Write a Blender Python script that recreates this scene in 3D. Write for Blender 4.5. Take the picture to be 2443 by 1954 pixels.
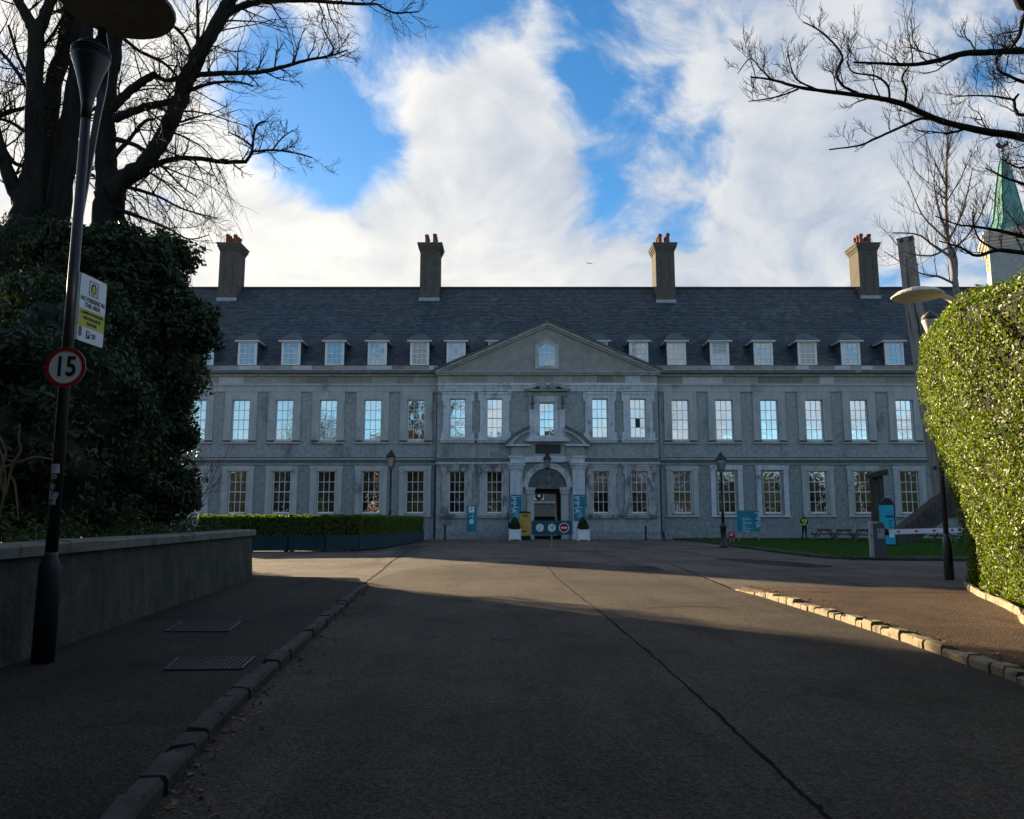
import bpy, bmesh, math, random
import numpy as np
from mathutils import Vector, Matrix, Euler
R = math.radians
rnd = random.Random(7)
SC = bpy.context.scene
for o in list(bpy.data.objects): bpy.data.objects.remove(o)
COL = SC.collection

# ------------------------------------------------------------------ camera
EYE = 1.5; F = 1880.0; W, H = 2443.0, 1954.0; HOR = 1240.0
PITCH = math.atan((HOR - H/2) / F)
cam = bpy.data.cameras.new('camera'); camo = bpy.data.objects.new('camera', cam); COL.objects.link(camo)
cam.sensor_width = 36; cam.lens = 36*F/W; cam.clip_end = 2000; cam.clip_start = 0.05
camo.location = (0, 0, EYE); camo.rotation_euler = (math.pi/2 + PITCH, 0, 0)
SC.camera = camo
SC.view_settings.view_transform = 'Standard'; SC.view_settings.look = 'None'
SC.view_settings.gamma = 1; SC.view_settings.exposure = 1.80
SC.view_settings.use_curve_mapping = False

def pdir(u, v):
    a = (u - W/2)/F; b = (H/2 - v)/F
    return Vector((a, math.cos(PITCH) - b*math.sin(PITCH), math.sin(PITCH) + b*math.cos(PITCH)))
def at(u, v, D):
    d = pdir(u, v); t = D/d.y
    return Vector((d.x*t, D, EYE + d.z*t))
def G(u, v, z=0.0):
    d = pdir(u, v); t = (z-EYE)/d.z
    return Vector((d.x*t, d.y*t, z))

# ------------------------------------------------------------------ sun and sky
SUN_AZ = R(40.5)          # to the left of straight ahead
SUN_EL = R(12.5)
SD = Vector((-math.sin(SUN_AZ)*math.cos(SUN_EL), math.cos(SUN_AZ)*math.cos(SUN_EL), math.sin(SUN_EL)))
sl = bpy.data.lights.new('sun', 'SUN'); slo = bpy.data.objects.new('sun', sl); COL.objects.link(slo)
sl.energy = 5.0; sl.angle = R(0.55); sl.color = (1.0, 0.77, 0.49)
slo.rotation_euler = SD.to_track_quat('Z', 'Y').to_euler(); slo.location = (-30, 30, 40)

world = bpy.data.worlds.new('World'); SC.world = world; world.use_nodes = True
def build_sky():
    nt = world.node_tree; N = nt.nodes; L = nt.links; N.clear()
    def nd(t, **kw):
        n = N.new(t)
        for k, v in kw.items(): setattr(n, k, v)
        return n
    def M(op, a, b=None, clamp=False):
        n = nd('ShaderNodeMath', operation=op, use_clamp=clamp)
        for i, x in enumerate((a, b)):
            if x is None: continue
            if isinstance(x, (int, float)): n.inputs[i].default_value = x
            else: L.new(x, n.inputs[i])
        return n.outputs[0]
    def VM(op, a, b=None):
        n = nd('ShaderNodeVectorMath', operation=op)
        for i, x in enumerate((a, b)):
            if x is None: continue
            if isinstance(x, (tuple, list, Vector)): n.inputs[i].default_value = tuple(x)
            else: L.new(x, n.inputs[i])
        return n.outputs['Value'] if op == 'DOT_PRODUCT' else n.outputs['Vector']
    def MR(x, a, b, c=0.0, d=1.0, smooth=True):
        n = nd('ShaderNodeMapRange'); n.interpolation_type = 'SMOOTHSTEP' if smooth else 'LINEAR'
        L.new(x, n.inputs[0])
        for i, q in enumerate((a, b, c, d)): n.inputs[i+1].default_value = q
        return n.outputs[0]
    tc = nd('ShaderNodeTexCoord'); d = VM('NORMALIZE', tc.outputs['Generated'])
    sep = nd('ShaderNodeSeparateXYZ'); L.new(d, sep.inputs[0])
    z = M('MAXIMUM', sep.outputs[2], 0.0)
    k = M('DIVIDE', 1.0, M('ADD', z, 0.50))
    cmb = nd('ShaderNodeCombineXYZ')
    L.new(M('MULTIPLY', sep.outputs[0], k), cmb.inputs[0]); L.new(M('MULTIPLY', sep.outputs[1], k), cmb.inputs[1])
    L.new(M('MULTIPLY', z, 0.35), cmb.inputs[2])
    P = cmb.outputs[0]
    def fbm(vec, scale, det, rough, dist, off=(0, 0, 0)):
        n = nd('ShaderNodeTexNoise'); n.inputs['Scale'].default_value = scale
        n.inputs['Detail'].default_value = det; n.inputs['Roughness'].default_value = rough
        n.inputs['Distortion'].default_value = dist
        L.new(VM('ADD', vec, off), n.inputs['Vector']); return n.outputs['Fac']
    o1 = SKY_OFF
    wv = nd('ShaderNodeTexNoise'); wv.inputs['Scale'].default_value = 2.2; wv.inputs['Detail'].default_value = 3; L.new(P, wv.inputs['Vector'])
    wsub = VM('SUBTRACT', wv.outputs['Color'], (.5,.5,.5))
    wn_ = nd('ShaderNodeVectorMath', operation='SCALE'); L.new(wsub, wn_.inputs[0]); wn_.inputs['Scale'].default_value = 0.35
    P2 = VM('ADD', P, wn_.outputs['Vector'])
    n1 = fbm(P2, 3.4, 12, 0.56, 0.0, o1)
    so = (SD.x*0.05, SD.y*0.05, 0)
    n1b = fbm(P2, 3.4, 7, 0.56, 0.0, tuple(o1[i]+so[i] for i in range(3)))
    n3 = fbm(P2, 9.5, 8, 0.62, 0.0, (1.7, 4.1, 0))
    # banks of cloud and open gaps
    cov = M('ADD', M('MULTIPLY', M('SUBTRACT', n1, 0.5), 1.9), M('MULTIPLY', M('SUBTRACT', n3, 0.5), 0.95))
    cov = M('ADD', cov, 0.455)
    for (u, v, r, s) in SKY_GAPS:
        s, r = (s*.66, r*1.1) if s > 0 else (s*.70, r*1.3)
        dv = pdir(u, v).normalized()
        dt = VM('DOT_PRODUCT', d, dv)
        cov = M('ADD', cov, M('MULTIPLY', MR(dt, math.cos(R(r)), 1.0), s))
    cov = M('ADD', cov, M('MULTIPLY', MR(sep.outputs[2], 0.08, 0.0), 0.35))
    fac = MR(cov, 0.30, 0.74)
    thick = MR(cov, 0.50, 0.95)
    lit = M('ADD', 0.60, M('MULTIPLY', M('SUBTRACT', n1, n1b), 5.0), clamp=True)
    lit = M('ADD', lit, M('MULTIPLY', M('SUBTRACT', n3, 0.5), 0.8), clamp=True)
    sdot = VM('DOT_PRODUCT', d, SD)
    near = MR(sdot, 0.55, 1.0)
    nearer = MR(sdot, 0.70, 1.0)
    sky = nd('ShaderNodeTexSky', sky_type='NISHITA'); sky.sun_disc = False
    sky.sun_elevation = SUN_EL; sky.sun_rotation = -SUN_AZ
    sky.air_density = 1.0; sky.dust_density = 0.3; sky.ozone_density = 3.0
    hs = nd('ShaderNodeHueSaturation'); hs.inputs['Saturation'].default_value = 1.25; hs.inputs['Value'].default_value = SKY_VAL
    L.new(sky.outputs[0], hs.inputs['Color'])
    def mixc(f, a, b, bt='MIX'):
        n = nd('ShaderNodeMix', data_type='RGBA', blend_type=bt)
        if isinstance(f, (int, float)): n.inputs[0].default_value = f
        else: L.new(f, n.inputs[0])
        for i, x in ((6, a), (7, b)):
            if isinstance(x, tuple): n.inputs[i].default_value = x + (1,)
            else: L.new(x, n.inputs[i])
        return n.outputs[2]
    shade = mixc(near, (2.5, 2.95, 3.75), (3.75, 3.95, 4.2))
    white = mixc(near, (5.2, 5.2, 5.1), (6.6, 6.35, 5.85))
    l2 = M('MULTIPLY', lit, M('SUBTRACT', 1.0, M('MULTIPLY', thick, 0.35)))
    l2 = M('ADD', l2, M('MULTIPLY', nearer, 0.35), clamp=True)
    cloud = mixc(l2, shade, white)
    # cream near the horizon, where the low sun shines through
    low = M('MULTIPLY', MR(sep.outputs[2], 0.42, 0.15), MR(sdot, 0.35, 0.9))
    cloud = mixc(M('MULTIPLY', low, 0.55), cloud, (6.6, 6.2, 5.25))
    col = mixc(M('MULTIPLY', fac, 0.97), hs.outputs[0], cloud)
    bg = nd('ShaderNodeBackground'); bg.inputs['Strength'].default_value = 0.05
    L.new(col, bg.inputs['Color'])
    out = nd('ShaderNodeOutputWorld'); L.new(bg.outputs[0], out.inputs['Surface'])
SKY_VAL = 1.25
SKY_OFF = (3.1, 7.7, 1.3)
SKY_GAPS = [(1010, 20, 6, -.46), (1110, 35, 5, -.30), (690, 220, 5, -.34), (1480, 90, 4, .40), (1545, 330, 4, .50), (1470, 300, 3, .3), (700, 320, 6, -.26), (830, 350, 6, -.30), (790, 450, 6, -.24), (955, 490, 5, -.24), (880, 200, 4, -.14), (1440, 170, 5, -.26), (1530, 245, 5, -.22), (1570, 50, 6, -.26), (1590, 425, 6, -.28), (1500, 340, 4, -.2), (1290, 30, 4, -.16), (1400, 500, 3, -.14),
            (1150, 120, 6, .26), (1040, 260, 7, .24), (1180, 340, 7, .28), (1210, 440, 7, .24), (700, 75, 5, .28), (810, 110, 4, .2), (600, 520, 13, .34), (1780, 330, 12, .30), (1900, 120, 12, .26), (2050, 520, 12, .26), (1250, 610, 12, .22), (120, 250, 20, .30), (1000, 620, 8, .2), (400, 100, 10, .2), (870, 215, 5, .34), (1130, 130, 6, .3), (1010, 330, 5, .2), (620, 330, 6, .2), (550,620,9,.26), (800,640,9,.30), (1030,640,8,.24), (1480,640,9,.26), (1730,620,9,.24), (1700,120,8,.2)]
build_sky()

# ------------------------------------------------------------------ mesh helpers
class MB:
    def __init__(s): s.v = []; s.f = []; s.m = []; s.mi = 0
    def add(s, vs, fs):
        b = len(s.v); s.v += [tuple(x) for x in vs]; s.f += [tuple(i+b for i in f) for f in fs]; s.m += [s.mi]*len(fs); return s
    def box(s, x0, x1, y0, y1, z0, z1):
        return s.add([(x0,y0,z0),(x1,y0,z0),(x1,y1,z0),(x0,y1,z0),(x0,y0,z1),(x1,y0,z1),(x1,y1,z1),(x0,y1,z1)],
                     [(0,3,2,1),(4,5,6,7),(0,1,5,4),(1,2,6,5),(2,3,7,6),(3,0,4,7)])
    def bev(s, x0, x1, y0, y1, z0, z1, b=0.02):
        "box with chamfered front/top edges (octagonal section stack)"
        vs = []
        for (z, i) in ((z0, 0), (z1-b, 0), (z1, b)):
            vs += [(x0+i,y0+i,z),(x1-i,y0+i,z),(x1-i,y1-i,z),(x0+i,y1-i,z)]
        fs = [(3,2,1,0),(8,9,10,11)]
        for k in (0,4):
            for j in range(4): fs.append((k+j, k+(j+1)%4, k+4+(j+1)%4, k+4+j))
        return s.add(vs, fs)
    def prism(s, pts, y0, y1):
        "polygon in x,z (counter-clockwise seen from -y) pushed from y0 to y1"
        n = len(pts)
        A = sum(pts[i][0]*pts[(i+1)%n][1]-pts[(i+1)%n][0]*pts[i][1] for i in range(n))
        if A < 0: pts = pts[::-1]
        vs = [(x,y0,z) for x,z in pts] + [(x,y1,z) for x,z in pts]
        fs = [tuple(range(n)), tuple(range(2*n-1, n-1, -1))]
        for i in range(n): j=(i+1)%n; fs.append((i, i+n, j+n, j))
        return s.add(vs, fs)
    def slab(s, pts, z0, z1):
        "polygon in x,y pushed from z0 to z1"
        n = len(pts)
        A = sum(pts[i][0]*pts[(i+1)%n][1]-pts[(i+1)%n][0]*pts[i][1] for i in range(n))
        if A < 0: pts = pts[::-1]
        vs = [(p[0],p[1],z1) for p in pts] + [(p[0],p[1],z0) for p in pts]
        fs = [tuple(range(n)), tuple(range(2*n-1, n-1, -1))]
        for i in range(n): j=(i+1)%n; fs.append((j, i, i+n, j+n))
        return s.add(vs, fs)
    def tube(s, pts, rs, n=8, cap=True):
        pts = [Vector(p) for p in pts]
        if isinstance(rs, (int, float)): rs = [rs]*len(pts)
        vs = []; up = None
        for i, p in enumerate(pts):
            t = (pts[min(i+1, len(pts)-1)] - pts[max(i-1, 0)])
            if t.length < 1e-9: t = Vector((0,0,1))
            t.normalize()
            if up is None:
                up = Vector((1,0,0)) if abs(t.x) < .8 else Vector((0,1,0))
            a = t.cross(up)
            if a.length < 1e-6: a = t.cross(Vector((0,1,0.3)))
            a.normalize(); b = a.cross(t); up = b*1.0
            up = b.copy(); 
            for k in range(n):
                q = 2*math.pi*k/n
                vs.append(p + (a*math.cos(q) + b*math.sin(q))*rs[i])
            up = b
        fs = []
        for i in range(len(pts)-1):
            for k in range(n):
                fs.append((i*n+k, i*n+(k+1)%n, (i+1)*n+(k+1)%n, (i+1)*n+k))
        if cap:
            fs.append(tuple(range(n-1, -1, -1))); fs.append(tuple(range((len(pts)-1)*n, len(pts)*n)))
        return s.add(vs, fs)
    def lathe(s, prof, n=16, c=(0,0), cap=True):
        vs = []; fs = []
        for (r, z) in prof:
            for k in range(n):
                q = 2*math.pi*k/n; vs.append((c[0]+r*math.cos(q), c[1]+r*math.sin(q), z))
        for i in range(len(prof)-1):
            for k in range(n):
                fs.append((i*n+k, i*n+(k+1)%n, (i+1)*n+(k+1)%n, (i+1)*n+k))
        if cap:
            fs.append(tuple(range(n-1, -1, -1))); fs.append(tuple(range((len(prof)-1)*n, len(prof)*n)))
        return s.add(vs, fs)
    def bar(s, a, b, w, h, up=(0,0,1)):
        a = Vector(a); b = Vector(b); t = (b-a).normalized(); up = Vector(up)
        sx = t.cross(up)
        if sx.length < 1e-5: sx = t.cross(Vector((0,1,0)))
        sx.normalize(); u2 = sx.cross(t)
        c = []
        for p in (a, b):
            for (i, j) in ((-1,-1),(1,-1),(1,1),(-1,1)): c.append(p + sx*(i*w/2) + u2*(j*h/2))
        return s.add(c, [(0,1,2,3),(7,6,5,4),(0,4,5,1),(1,5,6,2),(2,6,7,3),(3,7,4,0)])
    def mesh(s, name, mats, smooth=False):
        me = bpy.data.meshes.new(name); me.from_pydata(s.v, [], s.f)
        for m in (mats if isinstance(mats, (list, tuple)) else [mats]): me.materials.append(m)
        if s.m and max(s.m) > 0: me.polygons.foreach_set('material_index', s.m)
        if smooth: me.polygons.foreach_set('use_smooth', [True]*len(me.polygons))
        me.update(); return me
    def obj(s, name, mats, parent=None, smooth=False, world=False):
        return link(name, s.mesh(name, mats, smooth), parent, world)

def link(name, me, parent=None, world=False):
    o = bpy.data.objects.new(name, me); COL.objects.link(o)
    if parent is not None:
        o.parent = parent
        if world: o.matrix_parent_inverse = Matrix.Translation(-Vector(parent.location))
    return o
def tag(o, label, cat, group=None):
    o['label'] = label; o['category'] = cat
    if group: o['group'] = group
    return o
def thing(name, label, cat, loc=(0,0,0), rz=0, group=None):
    o = bpy.data.objects.new(name, None); COL.objects.link(o); o.location = loc; o.rotation_euler = (0,0,rz)
    o.empty_display_size = 0.2
    return tag(o, label, cat, group)
def copy_tree(o, parent=None):
    c = o.copy(); COL.objects.link(c)
    if parent is not None: c.parent = parent
    for ch in list(o.children): copy_tree(ch, c)
    return c
def rbev(o, w=0.01, seg=2):
    m = o.modifiers.new('bevel', 'BEVEL'); m.width = w; m.segments = seg; m.limit_method = 'ANGLE'; return o

# ------------------------------------------------------------------ materials
def newmat(name):
    m = bpy.data.materials.new(name); m.use_nodes = True
    nt = m.node_tree; b = nt.nodes['Principled BSDF']; return m, nt, b
def srf(name, c1, c2=None, rough=0.8, scale=4.0, detail=6, bump=0.0, bscale=None, spec=0.3, metal=0.0, c3=None, s3=0.7, w3=(0.55, 0.7), stretch=None, island=0.0, streak=0.0):
    m, nt, b = newmat(name); N = nt.nodes; L = nt.links
    b.inputs['Roughness'].default_value = rough; b.inputs['Specular IOR Level'].default_value = spec; b.inputs['Metallic'].default_value = metal
    c2 = c2 or tuple(x*0.7 for x in c1)
    tc = N.new('ShaderNodeTexCoord'); vec = tc.outputs['Object']
    geo = N.new('ShaderNodeNewGeometry'); vec = geo.outputs['Position']
    if stretch:
        mp = N.new('ShaderNodeMapping'); mp.inputs['Scale'].default_value = stretch; L.new(vec, mp.inputs['Vector']); vec = mp.outputs[0]
    n = N.new('ShaderNodeTexNoise'); n.inputs['Scale'].default_value = scale; n.inputs['Detail'].default_value = detail; n.inputs['Roughness'].default_value = 0.65
    L.new(vec, n.inputs['Vector'])
    rp = N.new('ShaderNodeMapRange'); rp.inputs[1].default_value = 0.35; rp.inputs[2].default_value = 0.65; L.new(n.outputs['Fac'], rp.inputs[0])
    mx = N.new('ShaderNodeMix'); mx.data_type = 'RGBA'; mx.inputs[6].default_value = c1+(1,); mx.inputs[7].default_value = c2+(1,); L.new(rp.outputs[0], mx.inputs[0])
    col = mx.outputs[2]
    if c3:
        n3 = N.new('ShaderNodeTexNoise'); n3.inputs['Scale'].default_value = s3; n3.inputs['Detail'].default_value = 7; n3.inputs['Roughness'].default_value = 0.7; L.new(vec, n3.inputs['Vector'])
        r3 = N.new('ShaderNodeMapRange'); r3.interpolation_type = 'SMOOTHSTEP'; r3.inputs[1].default_value = w3[0]; r3.inputs[2].default_value = w3[1]; L.new(n3.outputs['Fac'], r3.inputs[0])
        m3 = N.new('ShaderNodeMix'); m3.data_type = 'RGBA'; m3.inputs[7].default_value = c3+(1,); L.new(r3.outputs[0], m3.inputs[0]); L.new(col, m3.inputs[6]); col = m3.outputs[2]
    if streak > 0:
        ms_ = N.new('ShaderNodeMapping'); ms_.inputs['Scale'].default_value = (2.6,2.6,0.13); L.new(geo.outputs['Position'], ms_.inputs['Vector'])
        ns = N.new('ShaderNodeTexNoise'); ns.inputs['Scale'].default_value = 1.5; ns.inputs['Detail'].default_value = 6; ns.inputs['Roughness'].default_value = .7; L.new(ms_.outputs[0], ns.inputs['Vector'])
        rs = N.new('ShaderNodeMapRange'); rs.inputs[1].default_value = .50; rs.inputs[2].default_value = .72; rs.inputs[3].default_value = 1.0; rs.inputs[4].default_value = 1-streak; L.new(ns.outputs['Fac'], rs.inputs[0])
        mq = N.new('ShaderNodeMix'); mq.data_type = 'RGBA'; mq.blend_type = 'MULTIPLY'; mq.inputs[0].default_value = 1; L.new(col, mq.inputs[6]); L.new(rs.outputs[0], mq.inputs[7]); col = mq.outputs[2]
    if island > 0:
        oi = N.new('ShaderNodeNewGeometry')
        mr = N.new('ShaderNodeMapRange'); mr.inputs[3].default_value = 1-island; mr.inputs[4].default_value = 1+island; L.new(oi.outputs['Random Per Island'], mr.inputs[0])
        mm = N.new('ShaderNodeMix'); mm.data_type = 'RGBA'; mm.blend_type = 'MULTIPLY'; mm.inputs[0].default_value = 1
        L.new(col, mm.inputs[6]); L.new(mr.outputs[0], mm.inputs[7]); col = mm.outputs[2]
    L.new(col, b.inputs['Base Color'])
    if bump > 0:
        nb = N.new('ShaderNodeTexNoise'); nb.inputs['Scale'].default_value = bscale or scale*4; nb.inputs['Detail'].default_value = 5; L.new(vec, nb.inputs['Vector'])
        bp = N.new('ShaderNodeBump'); bp.inputs['Strength'].default_value = 1.0; bp.inputs['Distance'].default_value = bump; L.new(nb.outputs['Fac'], bp.inputs['Height']); L.new(bp.outputs[0], b.inputs['Normal'])
    return m
def leafmat(name, dark, lightc, rough=0.35, trans=0.35, spec=0.5, third=None):
    m, nt, b = newmat(name); N = nt.nodes; L = nt.links
    g = N.new('ShaderNodeNewGeometry')
    rp = N.new('ShaderNodeValToRGB'); rp.color_ramp.elements[0].color = dark+(1,); rp.color_ramp.elements[1].color = lightc+(1,)
    if third:
        e = rp.color_ramp.elements.new(0.93); e.color = lightc+(1,); rp.color_ramp.elements[2].color = third+(1,)
    L.new(g.outputs['Random Per Island'], rp.inputs[0]); L.new(rp.outputs[0], b.inputs['Base Color'])
    b.inputs['Roughness'].default_value = rough; b.inputs['Specular IOR Level'].default_value = spec
    tr = N.new('ShaderNodeBsdfTranslucent')
    mu = N.new('ShaderNodeMix'); mu.data_type='RGBA'; mu.blend_type='MULTIPLY'; mu.inputs[0].default_value=1; mu.inputs[7].default_value=(1.9,1.9,0.5,1); L.new(rp.outputs[0], mu.inputs[6]); L.new(mu.outputs[2], tr.inputs['Color'])
    ms = N.new('ShaderNodeMixShader'); ms.inputs[0].default_value = trans
    out = N['Material Output']; L.new(b.outputs[0], ms.inputs[1]); L.new(tr.outputs[0], ms.inputs[2]); L.new(ms.outputs[0], out.inputs['Surface'])
    return m
def glassmat(name, base, refl, wav=0.004, bs=2.2, tint=(1,1,1)):
    m, nt, b = newmat(name); N = nt.nodes; L = nt.links
    b.inputs['Base Color'].default_value = base+(1,); b.inputs['Roughness'].default_value = 0.6; b.inputs['Specular IOR Level'].default_value = 0.0
    gl = N.new('ShaderNodeBsdfGlossy'); gl.inputs['Roughness'].default_value = 0.015; gl.inputs['Color'].default_value = tint+(1,)
    geo = N.new('ShaderNodeNewGeometry')
    nb = N.new('ShaderNodeTexNoise'); nb.inputs['Scale'].default_value = bs; nb.inputs['Detail'].default_value = 2; nb.inputs['Distortion'].default_value = 0.8; L.new(geo.outputs['Position'], nb.inputs['Vector'])
    bp = N.new('ShaderNodeBump'); bp.inputs['Distance'].default_value = wav; L.new(nb.outputs['Fac'], bp.inputs['Height']); L.new(bp.outputs[0], gl.inputs['Normal'])
    ms = N.new('ShaderNodeMixShader'); ms.inputs[0].default_value = refl
    L.new(b.outputs[0], ms.inputs[1]); L.new(gl.outputs[0], ms.inputs[2]); L.new(ms.outputs[0], N['Material Output'].inputs['Surface'])
    return m

MT = {}
MT['render'] = srf('roughcast_grey', (0.395,0.418,0.398), (0.262,0.280,0.270), 0.95, 4.5, 9, 0.05, 8, 0.1, c3=(0.135,0.155,0.16), s3=0.35, w3=(0.54,0.72), stretch=(1.0,1.0,0.8), streak=.22)
MT['render_low'] = srf('roughcast_low', (0.325,0.345,0.338), (0.190,0.205,0.203), 0.95, 3.5, 9, 0.05, 7, 0.1, c3=(0.40,0.42,0.42), s3=5.0, w3=(0.56,0.66))
MT['band'] = srf('smooth_render', (0.485,0.500,0.468), (0.385,0.400,0.378), 0.9, 1.1, 7, 0.006, 20, 0.15, c3=(0.20,0.20,0.185), s3=0.6, w3=(0.54,0.72), stretch=(1.0,1.0,0.6), streak=.2)
MT['stone'] = srf('pale_stone', (0.64,0.67,0.675), (0.49,0.515,0.52), 0.85, 2.0, 8, 0.01, 14, 0.2, c3=(0.22,0.22,0.21), s3=1.3, w3=(0.57,0.70), streak=.45)
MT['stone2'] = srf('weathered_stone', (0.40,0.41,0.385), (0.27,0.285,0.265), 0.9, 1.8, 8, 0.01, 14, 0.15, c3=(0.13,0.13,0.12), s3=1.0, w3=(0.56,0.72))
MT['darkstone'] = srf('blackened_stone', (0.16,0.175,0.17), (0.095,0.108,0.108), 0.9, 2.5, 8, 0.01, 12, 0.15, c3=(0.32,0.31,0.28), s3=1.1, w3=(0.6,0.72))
MT['white'] = srf('white_paint', (0.80,0.80,0.78), (0.70,0.70,0.68), 0.5, 3, 4, 0, None, 0.4)
MT['slate'] = srf('roof_slate', (0.057,0.077,0.092), (0.036,0.049,0.060), 0.62, 1.3, 8, 0.004, 20, 0.4, c3=(0.115,0.135,0.13), s3=0.22, w3=(0.54,0.78), island=0.32)
MT['slate_base'] = srf('roof_underlay', (0.045,0.045,0.05), (0.03,0.03,0.033), 0.8, 2)
MT['lead'] = srf('lead_flashing', (0.36,0.38,0.40), (0.25,0.27,0.29), 0.5, 3, 5, 0, None, 0.5)
MT['chim'] = srf('chimney_render', (0.125,0.116,0.096), (0.088,0.082,0.070), 0.95, 2.2, 8, 0.012, 10, 0.1)
MT['pot'] = srf('terracotta', (0.26,0.10,0.055), (0.17,0.07,0.042), 0.8, 5, 5)
MT['glass'] = glassmat('window_glass', (0.012,0.014,0.016), 0.76, 0.0035, 1.9, (0.84,0.95,1.0))
MT['glass_low'] = glassmat('window_glass_low', (0.014,0.014,0.014), 0.34, 0.006, 2.3, (0.80,0.90,1.0))
MT['glass_dorm'] = glassmat('dormer_glass', (0.05,0.055,0.06), 0.30, 0.003, 2.2, (0.86,0.95,1.0))
MT['glass_blind'] = glassmat('blind_glass', (0.13,0.125,0.115), 0.16, 0.008, 2.6)
MT['black'] = srf('black_iron', (0.012,0.012,0.014), (0.02,0.02,0.022), 0.45, 8, 4, 0.001, 40, 0.5)
MT['polebl'] = srf('pole_paint', (0.016,0.019,0.028), (0.010,0.012,0.018), 0.45, 6, 6, 0.0015, 30, 0.5, c3=(0.06,0.045,0.04), s3=3, w3=(0.62,0.72))
MT['pole_r'] = srf('pole_sunlit_grey', (0.10,0.10,0.095), (0.06,0.06,0.06), 0.35, 6, 5, 0, None, 0.6)  # grey lightened to hold the sunlit edge of the right lamp pole
MT['copper'] = srf('verdigris', (0.12,0.30,0.25), (0.08,0.21,0.185), 0.6, 1.5, 7, 0.004, 9, 0.4)
def asphalt(name='asphalt', k=1.0, tint=(1,1,1)):
    m, nt, b = newmat(name); N = nt.nodes; L = nt.links
    b.inputs['Roughness'].default_value = 0.85; b.inputs['Specular IOR Level'].default_value = 0.12
    g = N.new('ShaderNodeNewGeometry'); P = g.outputs['Position']
    def noi(s, d=5, r=.6, st=None, dist=0):
        n = N.new('ShaderNodeTexNoise'); n.inputs['Scale'].default_value = s; n.inputs['Detail'].default_value = d; n.inputs['Roughness'].default_value = r; n.inputs['Distortion'].default_value = dist
        if st:
            mp = N.new('ShaderNodeMapping'); mp.inputs['Scale'].default_value = st; L.new(P, mp.inputs['Vector']); L.new(mp.outputs[0], n.inputs['Vector'])
        else: L.new(P, n.inputs['Vector'])
        return n.outputs['Fac']
    def mr(x, a, bb, c=0, d=1):
        n = N.new('ShaderNodeMapRange'); L.new(x, n.inputs[0])
        for i, q in enumerate((a, bb, c, d)): n.inputs[i+1].default_value = q
        return n.outputs[0]
    def mix(f, a, bb, bt='MIX'):
        n = N.new('ShaderNodeMix'); n.data_type = 'RGBA'; n.blend_type = bt
        if isinstance(f, float): n.inputs[0].default_value = f
        else: L.new(f, n.inputs[0])
        for i, x in ((6, a), (7, bb)):
            if isinstance(x, tuple): n.inputs[i].default_value = x+(1,)
            else: L.new(x, n.inputs[i])
        return n.outputs[2]
    v = N.new('ShaderNodeTexVoronoi'); v.inputs['Scale'].default_value = 58; L.new(P, v.inputs['Vector'])
    vs = N.new('ShaderNodeSeparateColor'); L.new(v.outputs['Color'], vs.inputs[0])
    v2 = N.new('ShaderNodeTexVoronoi'); v2.inputs['Scale'].default_value = 130; L.new(P, v2.inputs['Vector'])
    vs2 = N.new('ShaderNodeSeparateColor'); L.new(v2.outputs['Color'], vs2.inputs[0])
    base = mix(mr(noi(0.30, 6), .38, .62), (0.150*k,0.126*k,0.102*k), (0.090*k,0.078*k,0.068*k))
    base = mix(mr(noi(0.55, 6, .6, (1.6,.22,1)), .50, .72), base, (0.062*k,0.057*k,0.052*k))      # wheel tracks along the drive
    base = mix(mr(noi(1.1, 8, .72, None, .6), .56, .74), base, (0.045*k,0.041*k,0.037*k))           # stains
    base = mix(mr(noi(2.3, 8, .7), .60, .78), base, (0.20*k,0.172*k,0.142*k))                        # worn, gritty places
    chips = mix(mr(vs.outputs[0], 0.0, 1.0), (0.40,0.40,0.42), (1.65,1.6,1.52))
    chips2 = mix(mr(vs2.outputs[1], 0.0, 1.0), (0.45,0.45,0.45), (1.6,1.58,1.55))
    col = mix(0.75, base, chips, 'MULTIPLY'); col = mix(0.7, col, chips2, 'MULTIPLY')
    moss = mr(noi(0.45, 7, .65), .60, .74)
    col = mix(moss, col, (0.042*k,0.046*k,0.026*k))
    col = mix(1.0, col, tint, 'MULTIPLY')
    L.new(col, b.inputs['Base Color'])
    bp = N.new('ShaderNodeBump'); bp.inputs['Distance'].default_value = 0.013
    ad = N.new('ShaderNodeMath'); ad.operation = 'ADD'; L.new(v.outputs['Distance'], ad.inputs[0]); L.new(noi(22, 6, .8), ad.inputs[1])
    L.new(ad.outputs[0], bp.inputs['Height']); L.new(bp.outputs[0], b.inputs['Normal'])
    return m
MT['asphalt'] = asphalt('asphalt', 1.12); MT['road'] = asphalt('road_asphalt', 0.68)  # ground lightened for the sunlit band, road darkened for the near shade
MT['path'] = srf('footpath_tarmac', (0.050,0.045,0.040), (0.030,0.028,0.027), 0.8, 1.2, 9, 0.006, 60, 0.3, c3=(0.030,0.034,0.022), s3=0.8, w3=(0.55,0.72))
MT['path_r'] = srf('footpath_red', (0.10,0.068,0.048), (0.062,0.044,0.033), 0.8, 1.6, 9, 0.008, 55, 0.3, c3=(0.05,0.045,0.035), s3=1.2, w3=(0.57,0.72))
MT['path'] = asphalt('footpath_asphalt', 0.40, (1.0,1.0,1.02)); MT['path_r'] = asphalt('footpath_red_asphalt', 0.72, (1.16,.96,.82))
MT['tar'] = srf('tar', (0.010,0.010,0.009), (0.018,0.016,0.014), 0.95, 8, 5, 0.004, 40, 0.04)
MT['kerb'] = srf('kerb_granite', (0.33,0.265,0.165), (0.21,0.17,0.11), 0.85, 4, 8, 0.012, 16, 0.25, c3=(0.08,0.08,0.06), s3=3.0, w3=(0.52,0.66))
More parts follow.
